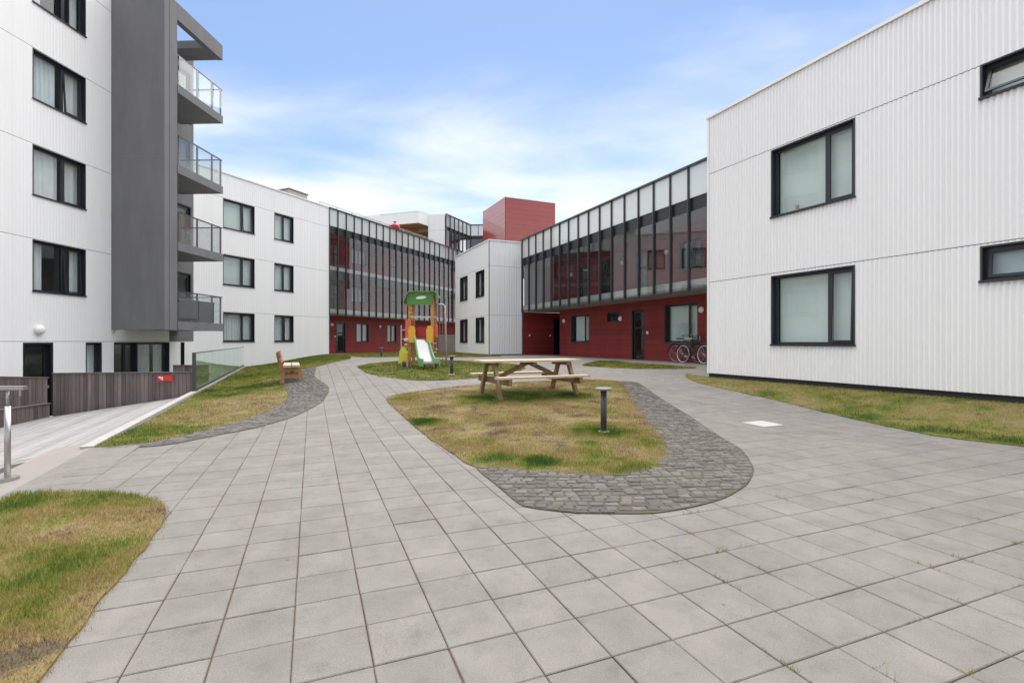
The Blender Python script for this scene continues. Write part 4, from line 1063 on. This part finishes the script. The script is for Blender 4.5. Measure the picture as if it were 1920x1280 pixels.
# ------------------------------------------------------------------ bollards
def bollard(x, y, h, r, label, capw):
    z = G(x, y); t = thing('bollard_light', (x, y, z), label, 'bollard', group='bollard lights on the lawns')
    B().tube([(x, y, z - .05), (x, y, z + h - .03)], r, 16).mk('post', 'bollard_metal', t, smooth=True)
    B().lathe((x, y, z + h - .032), [(capw * .93, 0), (capw, .008), (capw, .024), (capw * .9, .032)], 22).mk('cap', 'bollard_cap', t)
    B().lathe((x, y, z), [(r * 1.9, 0), (r * 1.9, .03), (r * 1.05, .034)], 16).mk('base', 'shale', t)
bollard(1.27, 6.87, .63, .042, 'dark bollard light with flat cap on the lawn near the table', .115)
bollard(-1.71, 14.06, .55, .05, 'slim dark bollard light on the lawn right of the slide', .10)
bollard(-6.85, 26.0, .5, .05, 'far dark bollard light on the lawn strip before the red wall', .09)
# white cover plate in the paving
wc = Fr((3.85, 7.61), e1, e2); z = G(3.85, 7.61)
cp = thing('access_cover', (3.85, 7.61, z), 'square white access cover set flush in the right-hand paving', 'cover')
q = [wc.p(a, b__, G(*wc.p(a, b__, 0)[:2]) + .003) for a, b__ in ((-.2, -.2), (.2, -.2), (.2, .2), (-.2, .2))]
B().prism(q, (0, 0, .006)).mk('lid', 'white_cover', cp); q = [wc.p(a, b__, G(*wc.p(a, b__, 0)[:2]) - .002) for a, b__ in ((-.225, -.225), (.225, -.225), (.225, .225), (-.225, .225))]
B().prism(q, (0, 0, .006)).mk('frame', 'edge_concrete', cp)

# ------------------------------------------------------------------ play tower
py_ = 16.75; pxx = -3.02
PZ = G(pxx, py_) + .02
PF = Fr((pxx, py_), (1, .06), (.06, -1))       # a to the right, b towards the camera
play = thing('play_tower', (pxx, py_, PZ), 'wooden play tower with green roof, slide and climbing net', 'playground')
hw = .37
for a in (-hw, hw):
    for b__ in (-.5, .42): box('post', PF, a - .045, a + .045, b__ - .045, b__ + .045, PZ, PZ + 2.34, 'play_wood', play)
box('platform', PF, -.42, .42, -.54, .46, PZ + .86, PZ + .93, 'wood_brown', play)
# green roof: arched sheet with a badge
ro = B(); ns = 12; V = []
prof = [(-.57, 2.10), (-.51, 2.28), (-.42, 2.44), (-.17, 2.47), (.17, 2.45), (.43, 2.47), (.51, 2.40), (.54, 2.33)]
def roof_strip(dy): return [PF.p(.02 + a * .98, dy, PZ + z) for a, z in prof]
f0 = roof_strip(.62); f1 = roof_strip(-.66); k = len(prof)
ro.V = f0 + f1 + [(x, y, z_ - .04) for x, y, z_ in f0] + [(x, y, z_ - .04) for x, y, z_ in f1]
for i in range(k - 1):
    ro.F += [(i, i + 1, k + i + 1, k + i), (2 * k + i + 1, 2 * k + i, 3 * k + i, 3 * k + i + 1), (i, 2 * k + i, 2 * k + i + 1, i + 1), (k + i + 1, 3 * k + i + 1, 3 * k + i, k + i)]
ro.F += [(0, k, 3 * k, 2 * k), (k - 1, 3 * k - 1, 4 * k - 1, 2 * k - 1)]
roof = ro.mk('roof', 'play_green', play)
gpoly = [PF.p(a, .50, PZ + z) for a, z in ((-.44, 2.02), (.34, 2.02), (.40, 2.25), (.42, 2.42), (.15, 2.41), (-.40, 2.42), (-.46, 2.22))]
B().prism(gpoly, tuple(np.array((PF.n[0], PF.n[1], 0)) * .03)).mk('roof_panel', 'play_green', roof)
bd = [PF.p(.02 + .17 * math.cos(t) , .535, PZ + 2.25 + .05 * math.sin(t) + .02 * math.cos(t)) for t in np.linspace(0, 2 * math.pi, 20, endpoint=False)]
B().prism(bd, tuple(np.array((PF.n[0], PF.n[1], 0)) * .012)).mk('badge', 'lamp_white', roof)
# panels
box('side_panel', PF, -.49, -.42, -.42, .44, PZ + .88, PZ + 1.50, 'play_orange', play); box('side_panel', PF, .42, .47, -.46, .30, PZ + .95, PZ + 1.40, 'play_orange', play)
for a in (-.29, .29):
    q = [PF.p(a + s_ * .10, .47, PZ + z) for s_, z in ((-1, .78), (1, .78), (1.15, 1.2), (.6, 1.33), (-.6, 1.33), (-1.15, 1.2))]
    B().prism(q, tuple(np.array((PF.n[0], PF.n[1], 0)) * .03)).mk('gate_panel', 'play_yellow', play)
hp = [PF.p(.0 + a, -.40, PZ + z) for a, z in ((0, .93), (.21, 1.12), (.24, 1.28), (.11, 1.36), (0, 1.28), (-.11, 1.36), (-.24, 1.28), (-.21, 1.12))]
B().prism(hp, tuple(np.array((PF.n[0], PF.n[1], 0)) * .03)).mk('back_panel', 'play_red', play)
box('back_panel', PF, -.32, .32, -.47, -.44, PZ + .93, PZ + 1.25, 'play_red', play)
B().bar(PF.p(-.33, .44, PZ + 1.62), PF.p(.33, .44, PZ + 1.62), .05, .05).mk('grab_bar', 'pale_pole', play)
B().box(PF, -.50, -.375, .468, .495, PZ + .84, PZ + 1.52).mk('side_panel', 'play_orange', play)
B().box(PF, -.20, .20, .10, .13, PZ + .95, PZ + 1.28).mk('back_panel', 'play_red', play)
for z in (.45, .75): B().tube([PF.p(.42, -.45, PZ + z), PF.p(.42, .38, PZ + z)], .02, 8).mk('climbing_rung', 'pale_pole', play)
for i in range(3): B().lathe(PF.p(-.33, .47, PZ + 1.62 + i * .0 + .14 * i), [(.01, -.03), (.04, -.012), (.04, .012), (.01, .03)], 10).mk('climbing_hold', 'play_yellow', play)
# slide
top = np.array(PF.p(.02, .50, PZ + .88)); low = np.array((-2.60, 15.62, PZ + .14)); sl_dir = (low - top); sl_dir[2] = 0; sl_dir /= np.linalg.norm(sl_dir); side = np.array((-sl_dir[1], sl_dir[0], 0))
pts = []
for t in np.linspace(0, 1, 14):
    zf = (1 - t) ** 1.0; z_ = top[2] + (low[2] - top[2]) * (1.5 * t - .5 * t ** 3) if False else top[2] + (low[2] - top[2]) * (math.sin(min(t / .86, 1) * math.pi / 2) ** 1.15)
    p_ = top + (low - top) * t; pts.append(np.array((p_[0], p_[1], z_)))
pts.append(pts[-1] + sl_dir * .16)
hwid = [.20 + .05 * t for t in np.linspace(0, 1, len(pts))]
bed = B()
for p_, w_ in zip(pts, hwid): bed.V += [tuple(p_ - side * w_), tuple(p_ + side * w_), tuple(p_ - side * w_ - np.array((0, 0, .025))), tuple(p_ + side * w_ - np.array((0, 0, .025)))]
for i in range(len(pts) - 1):
    a = 4 * i; bed.F += [(a, a + 1, a + 5, a + 4), (a + 3, a + 2, a + 6, a + 7), (a + 2, a, a + 4, a + 6), (a + 1, a + 3, a + 7, a + 5)]
n_ = 4 * (len(pts) - 1); bed.F += [(0, 2, 3, 1), (n_, n_ + 1, n_ + 3, n_ + 2)]
slide = bed.mk('slide', 'slide_steel', play, smooth=False)
for s_ in (-1, 1):
    w = B()
    for p_, w_ in zip(pts, hwid):
        i0 = p_ + side * s_ * (w_ + .003); i1 = p_ + side * s_ * (w_ + .045)
        w.V += [tuple(i0 + (0, 0, .14)), tuple(i1 + (0, 0, .14)), tuple(i1 - (0, 0, .09)), tuple(i0 - (0, 0, .09))]
    for i in range(len(pts) - 1):
        for j in range(4): w.F.append((4 * i + j, 4 * i + (j + 1) % 4, 4 * i + 4 + (j + 1) % 4, 4 * i + 4 + j))
    w.F += [(0, 1, 2, 3), tuple(4 * (len(pts) - 1) + j for j in (3, 2, 1, 0))]; w.mk('slide_side', 'slide_green', slide)
ft = pts[-1] - sl_dir * .1
for s_ in (-1, 1): B().tube([tuple(ft + side * s_ * .2 - (0, 0, .02)), tuple((ft + side * s_ * .2)[:2]) + (PZ - .03,)], .02, 8).mk('slide_foot', 'mullion_grey', slide)
# lime climbing figure panel with ladder on the left
q = [PF.p(-.52 + a, .52, PZ + z) for a, z in ((-.20, .10), (-.10, .12), (-.02, .22), (.06, .12), (.12, .12), (.10, .50), (.02, .62), (-.06, .66), (-.16, .50))]
B().prism(q, tuple(np.array((PF.n[0], PF.n[1], 0)) * .04)).mk('play_panel', 'play_lime', play)
B().prism([PF.p(-.52 + a, .57, PZ + z) for a, z in ((-.05, .18), (.08, .18), (.09, .44), (-.02, .44))], tuple(np.array((PF.n[0], PF.n[1], 0)) * .02)).mk('play_panel', 'play_yellow', play)
B().tube([PF.p(-.54, .54, PZ - .02), PF.p(-.54, .54, PZ + .13)], .05, 10).mk('panel_foot', 'bollard_metal', play); B().tube([PF.p(-.42, .54, PZ - .02), PF.p(-.42, .54, PZ + .16)], .05, 10).mk('panel_foot', 'stainless', play)
for z in (.70, .86): B().lathe(PF.p(-.46, .50, PZ + z), [(.02, -.06), (.075, -.03), (.075, .03), (.02, .06)], 12).mk('climbing_hold', 'pale_pole' if z > .8 else 'play_wood', play)
for a in (-.70, -.46): B().tube([PF.p(a, .05, PZ), PF.p(a, .05, PZ + 1.36)], .022, 8).mk('ladder_rail', 'pale_pole', play)
for z in (.3, .6, .9, 1.2): B().tube([PF.p(-.70, .05, PZ + z), PF.p(-.46, .05, PZ + z)], .016, 8).mk('ladder_rung', 'pale_pole', play)
# climbing net frame on the right
fx = .74
B().tube([PF.p(hw, -.1, PZ + 2.08), PF.p(fx - .08, -.1, PZ + 2.08), PF.p(fx, -.1, PZ + 2.02), PF.p(fx + .06, -.1, PZ)], .032, 10).mk('net_frame', 'pale_pole', play, smooth=True)
for i in range(6):
    z = .2 + i * .31; x1 = fx + .05 - .05 * z / 2
    B().tube([PF.p(hw + .03, -.1, PZ + z), PF.p(x1, -.1, PZ + z + .01)], .011, 6).mk('net_rope', 'rope', play)
for i in range(3):
    a = hw + .10 + i * .10; B().tube([PF.p(a, -.1, PZ + .02), PF.p(a - .01, -.1, PZ + 2.06)], .011, 6).mk('net_rope', 'rope', play)
for z, a in ((.55, .47), (1.05, .44), (1.35, .46), (1.62, .43)): B().lathe(PF.p(a - .02, .0, PZ + z), [(.01, -.035), (.05, -.015), (.05, .015), (.01, .035)], 10).mk('climbing_hold', 'pale_pole', play)

# grey concrete utility cabinet wall stub between the net and the white block
ub = Fr((-4.62, 37.2), (1, 0), (0, -1))
uc = thing('concrete_screen', (-5.0, 37.2, .45), 'pale grey concrete screen wall left of the white corner block', 'wall')
box('slab', ub, -.9, .9, -.2, 0, .2, 1.72, 'edge_concrete', uc); box('cap', ub, -.93, .93, -.22, .02, 1.72, 1.76, 'curb_white', uc)

# ------------------------------------------------------------------ bicycles
def bicycle(origin, e, rim_m, frame_m, saddle_m, label, lean=0.0, basket=False, R=.345, wb=1.06):
    e = np.array((e[0], e[1], 0)) / np.hypot(*e); s_ = np.array((-e[1], e[0], 0)); up = np.array((0, 0, 1)) * math.cos(lean) + s_ * math.sin(lean); o3 = np.array(origin)
    P = lambda a, z, b=0: tuple(o3 + e * a + up * z + s_ * b)
    t = thing('bicycle', tuple(o3), label, 'bicycle', group='bicycles parked by the red wall')
    ax = tuple(np.cross(e, up))
    for a in (0, wb):
        ring = [P(a + R * math.cos(q), R + R * math.sin(q)) for q in np.linspace(0, 2 * math.pi, 36, endpoint=False)]
        w = B().tube(ring, .021, 8, close=True).mk('wheel', 'black_rubber', t, smooth=True)
        ring = [P(a + (R - .03) * math.cos(q), R + (R - .03) * math.sin(q)) for q in np.linspace(0, 2 * math.pi, 36, endpoint=False)]
        B().tube(ring, .015 if rim_m == 'bike_pale' else .010, 6, close=True).mk('rim', rim_m, w, smooth=True)
        sp = B()
        for i in range(18):
            q = i * 2 * math.pi / 18; sp.tube([P(a + .02 * math.cos(q + .5), R + .02 * math.sin(q + .5), .02 * (-1) ** i), P(a + (R - .03) * math.cos(q), R + (R - .03) * math.sin(q))], .0022, 4)
        sp.mk('spokes', 'stainless', w); B().lathe(P(a, R), [(.012, -.05), (.028, -.03), (.028, .03), (.012, .05)], 10, tuple(s_)).mk('hub', 'stainless', w)
        fd = [P(a + (R + .04) * math.cos(q), R + (R + .04) * math.sin(q)) for q in np.linspace(.35 if a else .2, 2.6 if a else 3.0, 14)]
        B().tube(fd, .022, 6).mk('mudguard', frame_m, t, smooth=True)
    bb = (.44, .29); seat = (.33, .80); head = (.83, .86); head2 = (.88, .66)
    fr_ = B(); r_ = .017
    for a, b_ in ((bb, seat), (bb, head2), ((.36, .66), head), (bb, (0, R)), ((.345, .74), (0, R))): fr_.tube([P(*a), P(*b_)], r_, 8)
    fr_.tube([P(*head2), P(*head)], .022, 8); f = fr_.mk('frame', frame_m, t, smooth=True)
    B().tube([P(.88, .68), P(.92, .55), P(wb, R)], .015, 8).mk('fork', frame_m, t, smooth=True)
    B().tube([P(seat[0], .80), P(.31, .92)], .013, 8).mk('seat_post', 'stainless', t)
    sd_ = B(); prof_ = [(.14, .085), (.20, .075), (.32, .035), (.44, .025)]
    top_ = [P(a, .955, b_) for a, b_ in prof_] + [P(a, .955, -b_) for a, b_ in prof_[::-1]]
    sd_.prism(top_, tuple(-up * .05)); sd_.mk('saddle', saddle_m, t)
    B().tube([P(.83, .86), P(.81, 1.02)], .013, 8).mk('stem', 'stainless', t)
    B().tube([P(.66, 1.04, -.29), P(.76, 1.06, -.2), P(.84, 1.03, 0), P(.76, 1.06, .2), P(.66, 1.04, .29)], .012, 8).mk('handlebar', 'stainless', t, smooth=True)
    for b_ in (-.25, .25): B().tube([P(.60, 1.035, b_ * 1.2), P(.72, 1.052, b_ * .96)], .018, 8).mk('grip', 'black_rubber', t)
    B().lathe(P(bb[0], bb[1], .05), [(.09, -.004), (.09, .004)], 18, tuple(s_)).mk('chainring', 'stainless', t)
    B().tube([P(bb[0], bb[1], .07), P(bb[0] + .12, bb[1] - .12, .07)], .012, 6).mk('crank', 'stainless', t); B().tube([P(bb[0], bb[1], -.07), P(bb[0] - .12, bb[1] + .12, -.07)], .012, 6).mk('crank', 'stainless', t)
    for s2, q in ((1, (.12, -.12)), (-1, (-.12, .12))): B().bar(P(bb[0] + q[0] - .045, bb[1] + q[1], s2 * .12), P(bb[0] + q[0] + .045, bb[1] + q[1], s2 * .12), .09, .02).mk('pedal', 'black_rubber', t)
    rk = B(); 
    for b_ in (-.06, 0, .06): rk.tube([P(-.28, .76, b_), P(.22, .76, b_)], .007, 6)
    rk.tube([P(-.2, .76, .06), P(0, R, .06)], .006, 6); rk.tube([P(-.2, .76, -.06), P(0, R, -.06)], .006, 6); rk.mk('rack', frame_m, t)
    if basket:
        bk = B()
        for z in (.80, .88, .96, 1.02):
            w2 = .13 + (z - .8) * .15; bk.tube([P(.90, z, -w2), P(1.15, z, -w2), P(1.15, z, w2), P(.90, z, w2)], .006, 5, close=True)
        for i in range(7):
            b_ = -.13 + .26 * i / 6; bk.tube([P(1.14, .80, b_), P(1.155, 1.02, b_ * 1.25)], .005, 5); bk.tube([P(.90, .80, b_), P(.90, 1.02, b_ * 1.25)], .005, 5)
        bk.mk('basket', 'bike_black', t)
WRD = -AX
def bike_at(a, b__):
    q = RR.p(a, b__, 0); return (q[0], q[1], G(q[0], q[1]) + .004)
bicycle(bike_at(12.246 + .80, .80), WRD, 'bike_pale', 'bike_black', 'saddle_tan', 'bicycle with pale wheels in front of the red wall', lean=.05, basket=False)
bicycle(bike_at(11.639 + .62, .42), WRD + .12 * PX, 'stainless', 'bike_black', 'bike_black', 'black bicycle with basket behind the pale-wheeled one', lean=-.06, basket=True)

# ------------------------------------------------------------------ small things
q = RW.p(2.55, -.20, 4.25)
fp = thing('flower_pot', (q[0], q[1], 4.21), 'small potted plant on the upper window sill of the right house', 'pot plant')
pc_ = RW.p(2.55, -.075, 0)
B().lathe((pc_[0], pc_[1], 4.205), [(.03, 0), (.042, .07), (.045, .08)], 12).mk('pot', 'terracotta', fp)
lf = B()
for i in range(14):
    t = random.uniform(0, 6.28); h = random.uniform(.05, .1); lf.quad((pc_[0], pc_[1], 4.28), (pc_[0] + .035 * math.cos(t), pc_[1] + .035 * math.sin(t), 4.28 + h * .6), (pc_[0] + .05 * math.cos(t + .3), pc_[1] + .05 * math.sin(t + .3), 4.28 + h))
lf.mk('leaves', 'leaf_green', fp)

# weeds in the joints
wv = []; wf = []; wg = []
wr = random.Random(5)
sp_ = []
for (i, j) in [(i, j) for i in range(2, 14) for j in range(-2, 14)]:
    c = np.array((.05, .08)) + e1 * TS * (i + .5) + e2 * TS * (j + .5)
    if c[0] > .25 and wr.random() < .30: sp_.append((c[0], c[1], wr.uniform(.25, 1)))
for _ in range(120):
    i, j = wr.randint(2, 16), wr.randint(-3, 14); c = np.array((.05, .08)) + (e1 * TS * (i + .5) + e2 * TS * (j + wr.random()) if wr.random() < .5 else e1 * TS * (i + wr.random()) + e2 * TS * (j + .5))
    if c[0] > -.2: sp_.append((c[0], c[1], wr.uniform(.12, .45)))
for x, y, s_ in sp_:
    if any(inside(POLY[k], np.array([x]), np.array([y]))[0] for k in ('CB', 'B', 'F')): continue
    d_ = e2 if wr.random() < .6 else e1
    for _ in range(int(26 * s_)):
        o_ = wr.gauss(0, .045 * s_ + .01); a = x + d_[0] * o_ + wr.gauss(0, .004); b__ = y + d_[1] * o_ + wr.gauss(0, .004); h = wr.uniform(.008, .03) * (.5 + s_); t = wr.uniform(0, 6.28); l = wr.uniform(.3, 1.5) * h
        k = len(wv); z_ = G(a, b__) - .006; wv += [(a - .0018, b__, z_), (a + .0018, b__, z_), (a + math.cos(t) * l, b__ + math.sin(t) * l, z_ + h)]; wf.append((k, k + 1, k + 2)); wg += [.62] * 3
o = mk('weeds', wv, wf, 'grass_blade', kind='stuff', label='small weeds growing in the paving joints', cat='weeds')
at = o.data.attributes.new('green', 'FLOAT', 'POINT'); at.data.foreach_set('value', wg)
